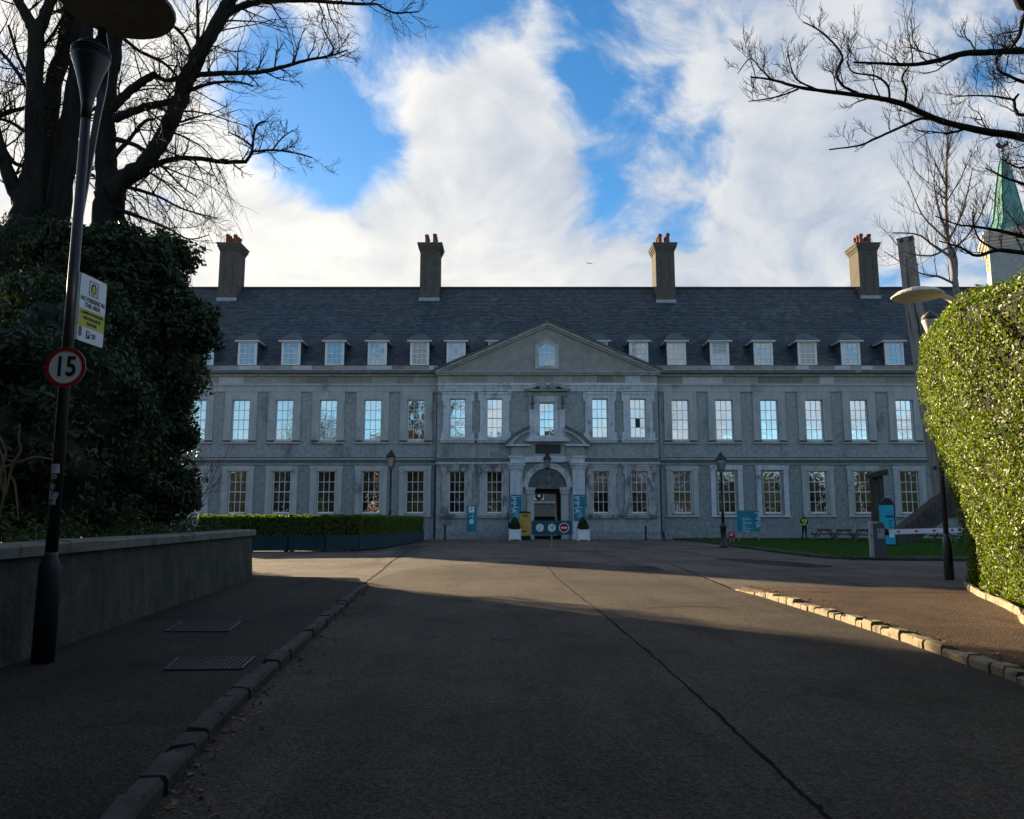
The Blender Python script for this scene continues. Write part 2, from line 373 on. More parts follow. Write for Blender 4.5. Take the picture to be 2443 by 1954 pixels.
MT['kerb_mossy'] = srf('kerb_mossy', (0.070,0.069,0.062), (0.032,0.032,0.029), 0.85, 4, 8, 0.014, 14, 0.3, c3=(0.035,0.04,0.025), s3=2.5, w3=(0.48,0.6))
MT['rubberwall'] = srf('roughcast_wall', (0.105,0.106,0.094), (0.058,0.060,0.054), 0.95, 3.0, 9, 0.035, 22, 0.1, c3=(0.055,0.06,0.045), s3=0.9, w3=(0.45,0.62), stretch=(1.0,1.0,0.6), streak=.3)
MT['coping'] = srf('coping_stone', (0.22,0.215,0.185), (0.14,0.142,0.125), 0.9, 3, 8, 0.01, 20, 0.2, c3=(0.09,0.10,0.075), s3=1.5, w3=(0.54,0.7))
MT['soil'] = srf('soil', (0.03,0.024,0.018), (0.016,0.014,0.01), 0.95, 5, 6, 0.02, 20)
MT['bark'] = srf('bark', (0.030,0.028,0.022), (0.016,0.015,0.013), 0.95, 5, 8, 0.02, 18, 0.1, stretch=(1,1,0.25))
MT['bark_brown'] = srf('twig_bark', (0.045,0.036,0.028), (0.028,0.023,0.02), 0.9, 6, 4)  # one lighter brown for fine twigs
MT['birch'] = srf('birch_bark', (0.30,0.27,0.23), (0.13,0.11,0.10), 0.85, 6, 6, 0.003, 20, stretch=(1,1,3))
MT['timber'] = srf('weathered_timber', (0.31,0.275,0.235), (0.19,0.17,0.148), 0.9, 2.2, 9, 0.03, 7, 0.15, c3=(0.06,0.05,0.045), s3=1.2, w3=(0.60,0.68), stretch=(2.6,2.6,0.16))
MT['timber_dk'] = srf('dark_timber', (0.10,0.085,0.07), (0.05,0.045,0.04), 0.9, 2.2, 8, 0.02, 7, 0.15, stretch=(2.5,2.5,0.2))
MT['wood'] = srf('bench_wood', (0.21,0.18,0.14), (0.13,0.11,0.09), 0.85, 3, 6, 0.003, 12)
MT['teal'] = srf('teal_panel', (0.018,0.22,0.29), (0.014,0.18,0.245), 0.55, 2, 3)
MT['teal_bright'] = srf('turquoise_panel', (0.02,0.44,0.58), (0.02,0.38,0.52), 0.5, 2, 3)
MT['teal_dk'] = srf('teal_board', (0.012,0.115,0.135), (0.010,0.095,0.115), 0.55, 2, 3)
MT['planter'] = srf('planter_paint', (0.012,0.050,0.062), (0.008,0.036,0.046), 0.5, 1.5, 6, 0.001, 20)
MT['ochre'] = srf('ochre_panel', (0.55,0.34,0.06), (0.48,0.29,0.05), 0.6, 2, 4)
MT['signwhite'] = srf('sign_white', (0.84,0.85,0.86), (0.77,0.78,0.79), 0.35, 5, 4)
MT['signblack'] = srf('sign_black', (0.015,0.016,0.02), (0.02,0.02,0.025), 0.4, 5)
MT['signred'] = srf('sign_red', (0.45,0.02,0.025), (0.36,0.016,0.02), 0.4, 5)
MT['signyel'] = srf('sign_yellow', (0.62,0.55,0.05), (0.55,0.48,0.04), 0.4, 5)
MT['signgrey'] = srf('sign_back', (0.16,0.165,0.17), (0.12,0.12,0.125), 0.5, 5, metal=0.3)
MT['navy'] = srf('sign_navy', (0.02,0.03,0.10), (0.02,0.025,0.08), 0.4, 5)
MT['letter'] = srf('sign_letter', (0.45,0.70,0.78), (0.42,0.66,0.74), 0.5, 5)
MT['grate'] = srf('cast_iron', (0.045,0.043,0.042), (0.03,0.029,0.028), 0.6, 6, 5, metal=0.2)
MT['galv'] = srf('galvanised', (0.34,0.34,0.33), (0.26,0.26,0.25), 0.45, 6, 5, metal=0.4)
MT['barrier'] = srf('barrier_grey', (0.10,0.105,0.115), (0.085,0.09,0.10), 0.5, 3)
MT['barrier_lt'] = srf('barrier_light', (0.42,0.41,0.39), (0.36,0.35,0.33), 0.5, 3)
MT['cream'] = srf('lamp_cream', (0.62,0.58,0.48), (0.52,0.48,0.40), 0.45, 3, 5, c3=(0.35,0.33,0.28), s3=2, w3=(.6,.75))
MT['grass'] = srf('lawn', (0.034,0.085,0.018), (0.022,0.058,0.012), 0.9, 2.0, 8, 0.05, 25, 0.1)
MT['ivy'] = leafmat('evergreen_leaf', (0.012,0.024,0.011), (0.040,0.066,0.024), 0.5, 0.16, 0.28)
MT['far_leaf'] = leafmat('far_evergreen_leaf', (0.008,0.012,0.008), (0.020,0.026,0.018), 0.8, 0.04, 0.05)
MT['ivy_core'] = srf('evergreen_inner', (0.012,0.018,0.009), (0.008,0.012,0.007), 0.9, 2)  # near-black core stands for the shade inside foliage; also colours the wreath
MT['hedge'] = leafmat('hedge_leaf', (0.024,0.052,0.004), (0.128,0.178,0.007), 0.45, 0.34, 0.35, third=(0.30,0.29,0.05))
MT['hedge_core'] = srf('hedge_shade', (0.012,0.012,0.005), (0.007,0.007,0.004), 0.9, 5, 5, 0.05, 9)  # hedge core darkened to hold the shade behind the leaves
MT['box'] = leafmat('box_leaf', (0.045,0.085,0.010), (0.13,0.19,0.018), 0.45, 0.42, 0.3)
MT['under'] = leafmat('undergrowth_leaf', (0.022,0.040,0.014), (0.06,0.09,0.028), 0.5, 0.25, 0.3, third=(0.12,0.085,0.05))
MT['straw'] = srf('dry_blade', (0.24,0.17,0.10), (0.15,0.10,0.06), 0.7, 6, 4)
MT['hivis'] = srf('hi_vis', (0.55,0.80,0.03), (0.48,0.70,0.03), 0.6, 10)
MT['cloth'] = srf('dark_cloth', (0.015,0.018,0.028), (0.01,0.012,0.018), 0.9, 10)
MT['skin'] = srf('skin', (0.40,0.24,0.17), (0.35,0.20,0.14), 0.6, 10)
MT['hair'] = srf('hair', (0.10,0.085,0.07), (0.06,0.05,0.04), 0.7, 20)
MT['brick'] = srf('red_brick', (0.30,0.10,0.06), (0.20,0.07,0.045), 0.9, 3, 8)
MT['lampglass'] = glassmat('lantern_glass', (0.20,0.22,0.23), 0.25, 0.0, 2)
MT['reveal'] = MT['band']

# ------------------------------------------------------------------ text
def text_mesh(body, size, mat, extrude=0.002, align='CENTER', sx=1.0, bold=0.018):
    cu = bpy.data.curves.new('lettering', 'FONT'); cu.body = body; cu.size = size; cu.extrude = extrude; cu.align_x = align; cu.align_y = 'CENTER'
    cu.resolution_u = 3; cu.offset = size*bold
    o = bpy.data.objects.new('lettering_tmp', cu); COL.objects.link(o)
    bpy.context.view_layer.update()
    dg = bpy.context.evaluated_depsgraph_get()
    me = bpy.data.meshes.new_from_object(o.evaluated_get(dg)); bpy.data.objects.remove(o); bpy.data.curves.remove(cu)
    me.materials.clear(); me.materials.append(mat)
    return me
def text(parent, body, size, mat, x, y, z, rot=(math.pi/2,0,0), name='lettering', scale=(1,1,1), align='CENTER'):
    me = text_mesh(body, size, mat, align=align)
    o = bpy.data.objects.new(name, me); COL.objects.link(o); o.parent = parent
    o.location = (x,y,z); o.rotation_euler = rot; o.scale = scale
    return o
def disc(mb, cx, z, r, y0, y1, n=28):
    mb.prism([(cx+r*math.cos(2*math.pi*k/n), z+r*math.sin(2*math.pi*k/n)) for k in range(n)], y0, y1)
def ring(mb, cx, z, r0, r1, y0, y1, n=32, a0=0.0, a1=2*math.pi):
    full = abs(a1-a0-2*math.pi) < 1e-6
    vs = []; fs = []; m = n if full else n+1
    for k in range(m):
        q = a0+(a1-a0)*k/n; c, s_ = math.cos(q), math.sin(q)
        vs += [(cx+r0*c,y0,z+r0*s_),(cx+r1*c,y0,z+r1*s_),(cx+r1*c,y1,z+r1*s_),(cx+r0*c,y1,z+r0*s_)]
    for k in range(n):
        a = 4*k; b = 4*((k+1)%m)
        for j in range(4): fs.append((a+j, a+(j+1)%4, b+(j+1)%4, b+j))
    if not full: fs += [(0,1,2,3), (4*n+3,4*n+2,4*n+1,4*n)]
    mb.add(vs, fs)
def rrect(w, h, r, n=5, cx=0, cz=0):
    pts = []
    for (sx, sz, a) in ((1,1,0),(-1,1,90),(-1,-1,180),(1,-1,270)):
        for k in range(n+1):
            q = R(a+90*k/n); pts.append((cx+sx*(w/2-r)+r*math.cos(q), cz+sz*(h/2-r)+r*math.sin(q)))
    return pts

# ------------------------------------------------------------------ leaves
def leaf_mesh(name, P, Nn, size, mat, aspect=0.5, seed=1, jit=0.7, vary=0.35):
    rg = np.random.default_rng(seed); n = len(P)
    P = np.asarray(P, float); Nn = np.asarray(Nn, float)
    nrm = Nn + rg.normal(0, jit, (n,3)); nrm /= np.linalg.norm(nrm, axis=1)[:,None] + 1e-9
    t = rg.normal(0, 1, (n,3)) + np.array([0,0,-0.25]); t -= nrm*(t*nrm).sum(1)[:,None]; t /= np.linalg.norm(t, axis=1)[:,None] + 1e-9
    b = np.cross(nrm, t)
    Lg = size*(1-vary+2*vary*rg.random(n))[:,None]; Wd = Lg*aspect
    v = np.empty((n,4,3)); v[:,0] = P - t*Lg*0.5; v[:,2] = P + t*Lg*0.5
    v[:,1] = P + b*Wd*0.5 + nrm*Wd*0.18 - t*Lg*.05; v[:,3] = P - b*Wd*0.5 + nrm*Wd*0.18 - t*Lg*.05
    v = v.reshape(-1,3)
    base = np.arange(n)[:,None]*4
    tri = np.concatenate([base+np.array([0,1,2]), base+np.array([0,2,3])], axis=1).reshape(-1)
    me = bpy.data.meshes.new(name)
    me.vertices.add(len(v)); me.vertices.foreach_set('co', v.reshape(-1))
    me.loops.add(len(tri)); me.loops.foreach_set('vertex_index', tri.astype(np.int32))
    nf = len(tri)//3; me.polygons.add(nf)
    me.polygons.foreach_set('loop_start', np.arange(0, nf*3, 3, dtype=np.int32)); me.polygons.foreach_set('loop_total', np.full(nf, 3, np.int32))
    me.materials.append(mat); me.update(calc_edges=True); me.validate()
    return me
def blob(mb, c, r, seed=0, amp=0.18, sub=3):
    bm = bmesh.new(); bmesh.ops.create_icosphere(bm, subdivisions=sub, radius=1)
    from mathutils import noise
    vs = []
    for v in bm.verts:
        d = 1 + amp*noise.noise(v.co*2.1 + Vector((seed*3.7, seed, 0)))*1.6
        vs.append((c[0]+v.co.x*r[0]*d, c[1]+v.co.y*r[1]*d, c[2]+v.co.z*r[2]*d))
    mb.add(vs, [tuple(x.index for x in f.verts) for f in bm.faces]); bm.free()
def lumps_foliage(lumps, dens, seed, zmin=-9, thick=0.28):
    "points on a union of ellipsoids, jittered through the outer shell"
    rg = np.random.default_rng(seed); PP = []; NN = []
    for i, (c, r) in enumerate(lumps):
        c = np.array(c); r = np.array(r)
        area = 4*math.pi*((r[0]*r[1])**1.6/3+(r[0]*r[2])**1.6/3+(r[1]*r[2])**1.6/3)**(1/1.6)
        n = int(area*dens)
        d = rg.normal(0,1,(n,3)); d /= np.linalg.norm(d,axis=1)[:,None]
        ph = rg.random(3)*6
        wob = 1 + 0.10*np.sin(d[:,0]*5+ph[0])*np.cos(d[:,1]*6+ph[1]) + 0.09*np.sin(d[:,2]*9+ph[2]+d[:,0]*4) + 0.05*np.sin(d[:,0]*17+d[:,2]*15)
        k = wob*(1 - thick*rg.random(n)**1.5 + 0.06*rg.random(n)**3)
        p = c + d*r*k[:,None]; keep = p[:,2] > zmin
        for j, (c2, r2) in enumerate(lumps):
            if j == i: continue
            q = (p-np.array(c2))/np.array(r2); keep &= (q*q).sum(1) > 0.62
        nn = d/r; nn /= np.linalg.norm(nn,axis=1)[:,None]
        PP.append(p[keep]); NN.append(nn[keep])
    return np.concatenate(PP), np.concatenate(NN)
# ================================================================== ground and paving
def structure(o): o['kind'] = 'structure'; return o
g = MB(); 
xs = [-160,-60,-30,-12,-6,0,6,12,30,60,160]; ys = [-90,-40,-10,0,5,10,15,20,30,45,62,90,200]
g.add([(x,y,0) for y in ys for x in xs], [(j*len(xs)+i, j*len(xs)+i+1, (j+1)*len(xs)+i+1, (j+1)*len(xs)+i) for j in range(len(ys)-1) for i in range(len(xs)-1)])
ground = structure(g.obj('ground', MT['asphalt']))

KH = 0.09
def smooth(pts, n=6):
    out = []
    P = [Vector(p) for p in pts]
    for i in range(len(P)-1):
        p0 = P[max(i-1,0)]; p1 = P[i]; p2 = P[i+1]; p3 = P[min(i+2,len(P)-1)]
        for k in range(n):
            t = k/n; out.append(0.5*((2*p1)+(p2-p0)*t+(2*p0-5*p1+4*p2-p3)*t*t+(3*p1-p0-3*p2+p3)*t**3))
    out.append(P[-1]); return out
def resample(pts, lens):
    P = [Vector(p) for p in pts]; cum = [0]
    for a, b in zip(P, P[1:]): cum.append(cum[-1]+(b-a).length)
    def ev(s):
        for i in range(len(P)-1):
            if s <= cum[i+1]: return P[i].lerp(P[i+1], (s-cum[i])/max(cum[i+1]-cum[i],1e-9))
        return P[-1]
    return cum[-1], ev

# left footpath: kerb line from behind the camera up to the junction
kl = [Vector((-1.2,-6,0)), Vector((-1.35,-1,0)), G(240,2090), G(352,1954), G(525,1742), G(663,1606), G(752,1520), G(848,1428), G(880,1399)]
klS = smooth(kl, 6)
left_poly = [(p.x-0.16, p.y) for p in klS] + [(G(875,1386).x-.2, G(875,1386).y), (G(595,1384).x, G(595,1384).y+0.3), (-9.5, 19.2), (-8.5, -6)]
footpath_left = structure(MB().slab(left_poly, -0.05, KH-0.012).obj('pavement_left', MT['path']))
def kerb_run(parent, line, side, wid, h, mat, lo, hi, seed, taper_end=0, jz=0.02, gap=0.018, alt=None):
    alt = alt or mat
    rr = random.Random(seed); tot, ev = resample(line, None); s = 0
    while s < tot-0.1:
        L = rr.uniform(lo, hi); L = min(L, tot-s)
        a = ev(s+gap); b = ev(min(s+L-gap*0.3, tot)); t = (b-a); ln = t.length
        if ln < 0.05: break
        t.normalize(); nrm = Vector((-t.y, t.x, 0))*side      # points away from the road
        hh = h + rr.uniform(-jz, jz)
        if taper_end and s > tot-taper_end: hh = max(0.025, hh*(tot-s)/taper_end)
        o0 = rr.uniform(-.012,.012); w2 = wid+rr.uniform(-.02,.02); c = 0.022
        top = [rr.uniform(-.012,.012) for _ in range(4)]
        vs = []
        for q, e in ((a, c), (b, -c)):
            vs += [q+nrm*o0+Vector((0,0,-.06)), q+nrm*o0+Vector((0,0,hh*.72)), q+nrm*(o0+c)+t*e*.4+Vector((0,0,hh+top[0 if e>0 else 1])),
                   q+nrm*(w2-c)+t*e*.4+Vector((0,0,hh+top[2 if e>0 else 3])), q+nrm*w2+Vector((0,0,hh*.72)), q+nrm*w2+Vector((0,0,-.06))]
        fs = [(i, i+1, i+7, i+6) for i in range(5)] + [(0,6,11,5), (5,4,3,2,1,0), (6,7,8,9,10,11)]
        mid = (a+b)/2; mb = MB(); mb.add([v-mid for v in vs], fs)
        o = mb.obj('kerb_stone', mat if rr.random() > .22 else alt, parent); o.location = mid
        s += L
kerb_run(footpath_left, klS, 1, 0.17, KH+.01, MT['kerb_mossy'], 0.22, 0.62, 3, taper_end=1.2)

# right footpath, its kerb lit by the sun
kr = [Vector((5.6,-6,0)), Vector((5.05,2,0)), G(2640,1720), G(2443,1636), G(2300,1585), G(2150,1530), G(2000,1480), G(1900,1450), G(1810,1422), G(1752,1408)]
krS = smooth(kr, 6)
hb = [G(2308,1404), G(2330,1424), G(2370,1444), G(2443,1478), G(2560,1540), Vector((7.3,4,0)), Vector((7.6,-6,0))]
rp_ = [(p.x+0.15, p.y) for p in krS] + [(G(1780,1409).x, G(1780,1409).y), (G(2070,1411).x, G(2070,1411).y), (G(2390,1412).x+2, G(2390,1412).y), (12,-6)]
footpath_right = structure(MB().slab(rp_, -0.05, 0.085).obj('pavement_right', MT['path_r']))
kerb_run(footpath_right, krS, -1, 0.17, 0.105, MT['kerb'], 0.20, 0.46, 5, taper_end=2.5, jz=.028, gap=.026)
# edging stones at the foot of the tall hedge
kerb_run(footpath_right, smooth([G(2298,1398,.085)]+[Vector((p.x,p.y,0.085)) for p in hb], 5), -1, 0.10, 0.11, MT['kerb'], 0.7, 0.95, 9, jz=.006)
for o in footpath_right.children:
    pass

# the drive itself, tarmac between the kerbs, coloured darker to hold the foreground shade
edge = [G(u,v) for u, v in ((1745,1404),(1700,1385),(1640,1368),(1560,1357),(1480,1350),(1400,1342),(1310,1338),(1220,1340),(1120,1346),(1020,1352),(945,1366),(885,1386))]
r0_ = random.Random(4); eS = [p+Vector((0,r0_.uniform(-.12,.12),0)) for p in smooth(edge, 6)]
rd = structure(MB().add([(p.x,p.y,.004) for p in krS]+[(p.x,p.y,.004) for p in eS]+[(p.x,p.y,.004) for p in klS[::-1]], [tuple(range(len(krS)+len(eS)+len(klS)))]).obj('road', MT['road']))
# tar joint in the road
def strip(name, pts, w, z, mat, seed, parent=None):
    rr = random.Random(seed); P = smooth(pts, 10); vs = []; fs = []
    for i, p in enumerate(P):
        t = (P[min(i+1,len(P)-1)]-P[max(i-1,0)]).normalized(); n = Vector((-t.y,t.x,0)); ww = w*rr.uniform(.55,1.4)/2; off = rr.uniform(-.012,.012)
        vs += [p+n*(ww+off)+Vector((0,0,z)), p-n*(ww-off)+Vector((0,0,z))]
    for i in range(len(P)-1): fs.append((2*i,2*i+1,2*i+3,2*i+2))
    return structure(MB().add(vs, fs).obj(name, mat, parent))
strip('road_joint', [G(2140,2100), G(2060,2025), G(1975,1950), G(1860,1845), G(1745,1738), G(1630,1630), G(1520,1535), G(1440,1468), G(1385,1425), G(1335,1385), G(1305,1352), G(1290,1336)], 0.024, 0.009, MT['tar'], 2, None)
strip('road_crack', [G(862,1398), G(885,1380), G(912,1360), G(935,1340), G(1000,1300)], 0.06, 0.004, MT['tar'], 4)
strip('road_patch_edge', [G(1600,1345), G(1680,1378), G(1745,1405)], 0.05, 0.004, MT['tar'], 6)
patch = structure(MB().add([G(905,1344,.004), G(975,1343,.004), G(1018,1302,.004), G(962,1302,.004)], [(0,1,2,3)]).obj('tarmac_patch', srf('newer_tarmac', (0.05,0.048,0.046), (0.038,0.037,0.036), 0.8, 3, 6, 0.004, 60)))

# further repairs and cracks
for k, (a, mt) in enumerate(((((980,1512),(1035,1502),(1060,1508),(1040,1520),(1000,1524)), 'tar'), (((1170,1515),(1225,1506),(1245,1512),(1215,1524),(1180,1526)), 'tar'), (((1700,1330),(1850,1338),(1990,1350),(1900,1352),(1760,1340)), 'path'))):
    c_ = [G(u,v,.009) for u, v in a]; S_ = smooth(c_+[c_[0]], 6)[:-1]; rk = random.Random(k)
    structure(MB().add([p+Vector((rk.uniform(-.03,.03),rk.uniform(-.05,.05),0)) for p in S_], [tuple(range(len(S_)))]).obj('tarmac_patch', srf('stain_%d' % k, (0.030,0.028,0.026), (0.05,0.044,0.038), .85, 5, 7, .006, 40) if mt == 'tar' else MT['path']))
for k, pts in enumerate((((1100,1314),(1300,1316),(1500,1320),(1640,1325)), ((1000,1300),(1100,1302),(1250,1304)), ((1700,1412),(1900,1413),(2100,1414),(2380,1416)), ((1540,1452),(1640,1448),(1740,1452)))):
    strip('road_crack', [G(u,v,0 if k != 2 else .082) for u, v in pts], .035+.02*(k==0), .010, MT['tar'], 20+k)

# lawn with its kerb
le = [G(1640,1291), G(1690,1296), G(1745,1304), G(1830,1316), G(1950,1331), G(2080,1337), G(2300,1339), G(2600,1341), G(3200,1341)]
leS = smooth(le, 5)
lawn = structure(MB().slab([(p.x,p.y+.12) for p in leS]+[(60, 61.7),(leS[0].x,61.7)], -.05, 0.09).obj('lawn', MT['grass']))
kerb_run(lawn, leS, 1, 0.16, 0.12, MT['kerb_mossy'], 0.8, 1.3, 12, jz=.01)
# grass blades along the lawn
rg = np.random.default_rng(4)
def grass_blades():
    n = 60000; x = rg.uniform(leS[0].x+.5, 30, n); y = 61.5-(rg.random(n)**0.8)*30
    xs_ = np.array([p.x for p in leS]); ys_ = np.array([p.y for p in leS])
    keep = y > np.interp(x, xs_, ys_)+.25; x = x[keep]; y = y[keep]; m = len(x)
    P = np.stack([x,y,np.full(m,.11)],1); N = rg.normal(0,1,(m,3)); N[:,2] *= .15
    me = leaf_mesh('grass', P, N, 0.10, leafmat('grass_blade', (0.028,0.075,0.014), (0.055,0.125,0.024), 0.6, 0.3, 0.2), 0.28, 5, 0.2)
    o = link('grass', me); o['kind'] = 'stuff'; o['label'] = 'short green lawn grass in front of the stone building'
grass_blades()

# ================================================================== the long stone building
D0 = 62.0                       # facade plane of the wings
DC = 61.45                      # central block stands a little forward
def fx(u, v=1000, D=D0): return at(u, v, D).x
def fz(v, D=D0): return at(1304, v, D).z
CX = fx(1304, 1000)
BL, BR = -29.6, 46.0
Bd = thing('stone_building', 'long grey three-storey building with slate roof, pediment and carved stone doorway', 'building', (CX, D0, 0))
def bp(mb, name, mat, parent=Bd, smooth=False, w=True):
    o = mb.obj(name, mat, parent, smooth)
    if parent is Bd: o.matrix_parent_inverse = Matrix.Translation(-Vector((CX, D0, 0)))
    return o
panes_todo = []
zEave, zCorn, zFr0, zFr1, zAr0, zTop = fz(874), fz(887), fz(916), fz(899), fz(935), fz(880)
zStr0, zStr1 = fz(1107), fz(1091)
UZ0, UZ1 = fz(1051), fz(954)       # upper windows
LZ0, LZ1 = fz(1225), fz(1124)      # lower windows
ww = 42/1880*D0*1.005
upL = [fx(u, 1000) for u in (470, 574, 678, 783, 889, 993)]; upR = [fx(u, 1000) for u in (1623, 1728, 1835.5, 1943, 2050, 2159)]
sp = 3.46
upL = [upL[0]-sp*1] + upL; upR = upR + [upR[-1]+sp*(i+1) for i in range(4)]
upC = [fx(u, 1000, DC) for u in (1092, 1180, 1431, 1522)]
CL, CR = fx(1043, 1000, DC), fx(1570, 1000, DC)

def wall_openings(mb, x0, x1, z0, z1, ops, y, depth=0.22):
    xs = sorted({x0, x1} | {o[0] for o in ops} | {o[1] for o in ops}); zs = sorted({z0, z1} | {o[2] for o in ops} | {o[3] for o in ops})
    xs = [x for x in xs if x0-1e-6 <= x <= x1+1e-6]; zs = [z for z in zs if z0-1e-6 <= z <= z1+1e-6]
    for i in range(len(xs)-1):
        for j in range(len(zs)-1):
            cx, cz = (xs[i]+xs[i+1])/2, (zs[j]+zs[j+1])/2
            if any(o[0] < cx < o[1] and o[2] < cz < o[3] for o in ops): continue
            mb.add([(xs[i],y,zs[j]),(xs[i+1],y,zs[j]),(xs[i+1],y,zs[j+1]),(xs[i],y,zs[j+1])], [(0,1,2,3)])
    for (a, b, c, d) in ops:
        mb.add([(a,y,c),(b,y,c),(b,y,d),(a,y,d),(a,y+depth,c),(b,y+depth,c),(b,y+depth,d),(a,y+depth,d)], [(0,4,5,1),(1,5,6,2),(2,6,7,3),(3,7,4,0)])
def ops_for(xsU, xsL, w):
    return [(x-w/2, x+w/2, UZ0, UZ1) for x in xsU] + [(x-w/2, x+w/2, LZ0, LZ1) for x in xsL]
# walls: two wings and the central block, window openings cut through
for (a, b, xs_, nm) in ((BL, CL, upL, 'wing_wall'), (CR, BR, upR, 'wing_wall')):
    m = MB(); wall_openings(m, a, b, zStr1, zEave, [o for o in ops_for(xs_, [], ww)], D0); bp(m, nm, MT['render'])
    m = MB(); wall_openings(m, a, b, -0.2, zStr1, [o for o in ops_for([], xs_, ww)], D0); bp(m, 'lower_wing_wall', MT['render_low'])
DZ0, DZ1 = 0.0, fz(1163, DC); DXL, DXR = fx(1261, 1200, DC), fx(1352, 1200, DC)
wc = 38.5/1880*DC
CW = (fx(1286, 1000, DC), fx(1323, 1000, DC), fz(1042, DC), fz(961, DC))
opsC = ops_for(upC, upC, wc) + [CW, (DXL, DXR, -0.2, DZ1)]
m = MB(); wall_openings(m, CL, CR, -0.2, zEave-.1, opsC, DC)
m.add([(CL,DC,-.2),(CL,D0,-.2),(CL,D0,zEave-.1),(CL,DC,zEave-.1)], [(0,3,2,1)]); m.add([(CR,DC,-.2),(CR,D0,-.2),(CR,D0,zEave-.1),(CR,DC,zEave-.1)], [(0,1,2,3)])
bp(m, 'central_wall', MT['render'])
# end and rear walls
YB = 78.0
m = MB(); m.add([(BL,D0,-.2),(BL,YB,-.2),(BL,YB,zEave),(BL,D0,zEave)], [(0,3,2,1)])
m.add([(BR,D0,-.2),(BR,YB,-.2),(BR,YB,zEave),(BR,D0,zEave)], [(0,1,2,3)])
for (a, b) in ((BL, DXL-.3), (DXR+.3, BR)): m.add([(a,YB,-.2),(b,YB,-.2),(b,YB,zEave),(a,YB,zEave)], [(3,2,1,0)])
m.add([(DXL-.3,YB,DZ1),(DXR+.3,YB,DZ1),(DXR+.3,YB,zEave),(DXL-.3,YB,zEave)], [(3,2,1,0)])
bp(m, 'outer_wall', MT['render'])
# the passage through the building
m = MB(); y0 = DC+.22
m.add([(DXL,y0,-.2),(DXL,YB,-.2),(DXL,YB,DZ1),(DXL,y0,DZ1)], [(0,1,2,3)]); m.add([(DXR,y0,-.2),(DXR,YB,-.2),(DXR,YB,DZ1),(DXR,y0,DZ1)], [(3,2,1,0)])
m.add([(DXL,y0,DZ1),(DXL,YB,DZ1),(DXR,YB,DZ1),(DXR,y0,DZ1)], [(0,1,2,3)])
bp(m, 'passage', MT['band'])

pane_n = [0]
def window(xc, z0, z1, w, y, nc=3, nr=4, glass='glass', big=True, parent=Bd, mid=True, tilt=0.2, fr=0.075, gb=0.04, blinds=0):
    "white sash: frame is the part, panes are its sub-parts"
    yb = y+0.17; m = MB(); x0, x1 = xc-w/2, xc+w/2
    m.box(x0, x0+fr, yb-.05, yb+.05, z0, z1); m.box(x1-fr, x1, yb-.05, yb+.05, z0, z1)
    m.box(x0+fr, x1-fr, yb-.05, yb+.05, z1-fr*.8, z1); m.box(x0+fr, x1-fr, yb-.075, yb+.05, z0, z0+fr*1.6)
    zi0, zi1 = z0+fr*1.6, z1-fr*.8; xi0, xi1 = x0+fr, x1-fr; pw = (xi1-xi0)/nc; ph = (zi1-zi0)/nr
    for i in range(1, nc): m.box(xi0+i*pw-gb/2, xi0+i*pw+gb/2, yb-.026, yb+.03, zi0, zi1)
    for j in range(1, nr):
        q = gb*1.55 if (mid and j == nr//2) else gb
        m.box(xi0, xi1, yb-.03-(.02 if q > gb else 0), yb+.026, zi0+j*ph-q/2, zi0+j*ph+q/2)
    o = bp(m, 'window', MT['white'], parent)
    for i in range(nc):
        for j in range(nr):
            gm = glass
            if blinds and j >= nr-blinds: gm = 'glass_blind'
            panes_todo.append((pw*ph*(1.0 if big else .3), o, (xi0+(i+.5)*pw, yb+.008, zi0+(j+.5)*ph), pw, ph, gm, tilt))
    return o
wins = []
rr = random.Random(3)
def plain_surround(xc, z0, z1, top, bot, mat, y=D0, lintel=None, out=1.29):
    m = MB(); p = y-.09
    for (a, b) in ((xc-out, xc-ww/2), (xc+ww/2, xc+out)): m.box(a, b, p, y+.02, bot, z1)
    m.box(xc-out, xc+out, p, y+.02, z1+.001, top)
    m.box(xc-out, xc+out, p, y+.02, z0-.22, z0-.001) if bot < z0-.1 else None
    return m
for x in upL+upR:
    o = window(x, UZ0, UZ1, ww, D0, glass='glass'); wins.append(o)
    s = plain_surround(x, UZ0, UZ1, zAr0+.002, UZ0-.12, MT['band'])
    s.box(x-1.33, x+1.33, D0-.17, D0+.02, UZ0-.25, UZ0-.12); bp(s, 'surround', MT['band'], o)
for i, x in enumerate(upL+upR):
    right = i >= len(upL); k = i-len(upL)
    o = window(x, LZ0, LZ1, ww*1.02, D0, glass='glass_low', blinds=(2 if (right and k == 0) else 0))
    pale = right and k in (1, 2)
    m = MB(); p = D0-.09; bot = LZ0-.16
    nb = 4 if pale else 3
    for (a, b) in ((x-1.25, x-ww*.51-.17), (x+ww*.51+.17, x+1.25)):
        for q in range(nb):
            za = bot+(LZ1+.1-bot)*q/nb; zb = bot+(LZ1+.1-bot)*(q+1)/nb-.012; m.box(a, b, p-.004*(q%2), D0+.02, za, zb)
    m.box(x-1.3, x+1.3, p-.01, D0+.02, LZ1+.1, LZ1+(.46 if pale else .42))
    if not pale:
        m.box(x-ww*.51-.17, x-ww*.51, p+.05, D0+.02, LZ0, LZ1+.09); m.box(x+ww*.51, x+ww*.51+.17, p+.05, D0+.02, LZ0, LZ1+.09); m.box(x-ww*.51-.1, x+ww*.51+.1, p-.03, D0+.02, LZ1+.002, LZ1+.095)
    m.box(x-1.33, x+1.33, D0-.15, D0+.02, LZ0-.28, LZ0-.16)
    bp(m, 'surround', MT['stone'] if pale else MT['band'], o)
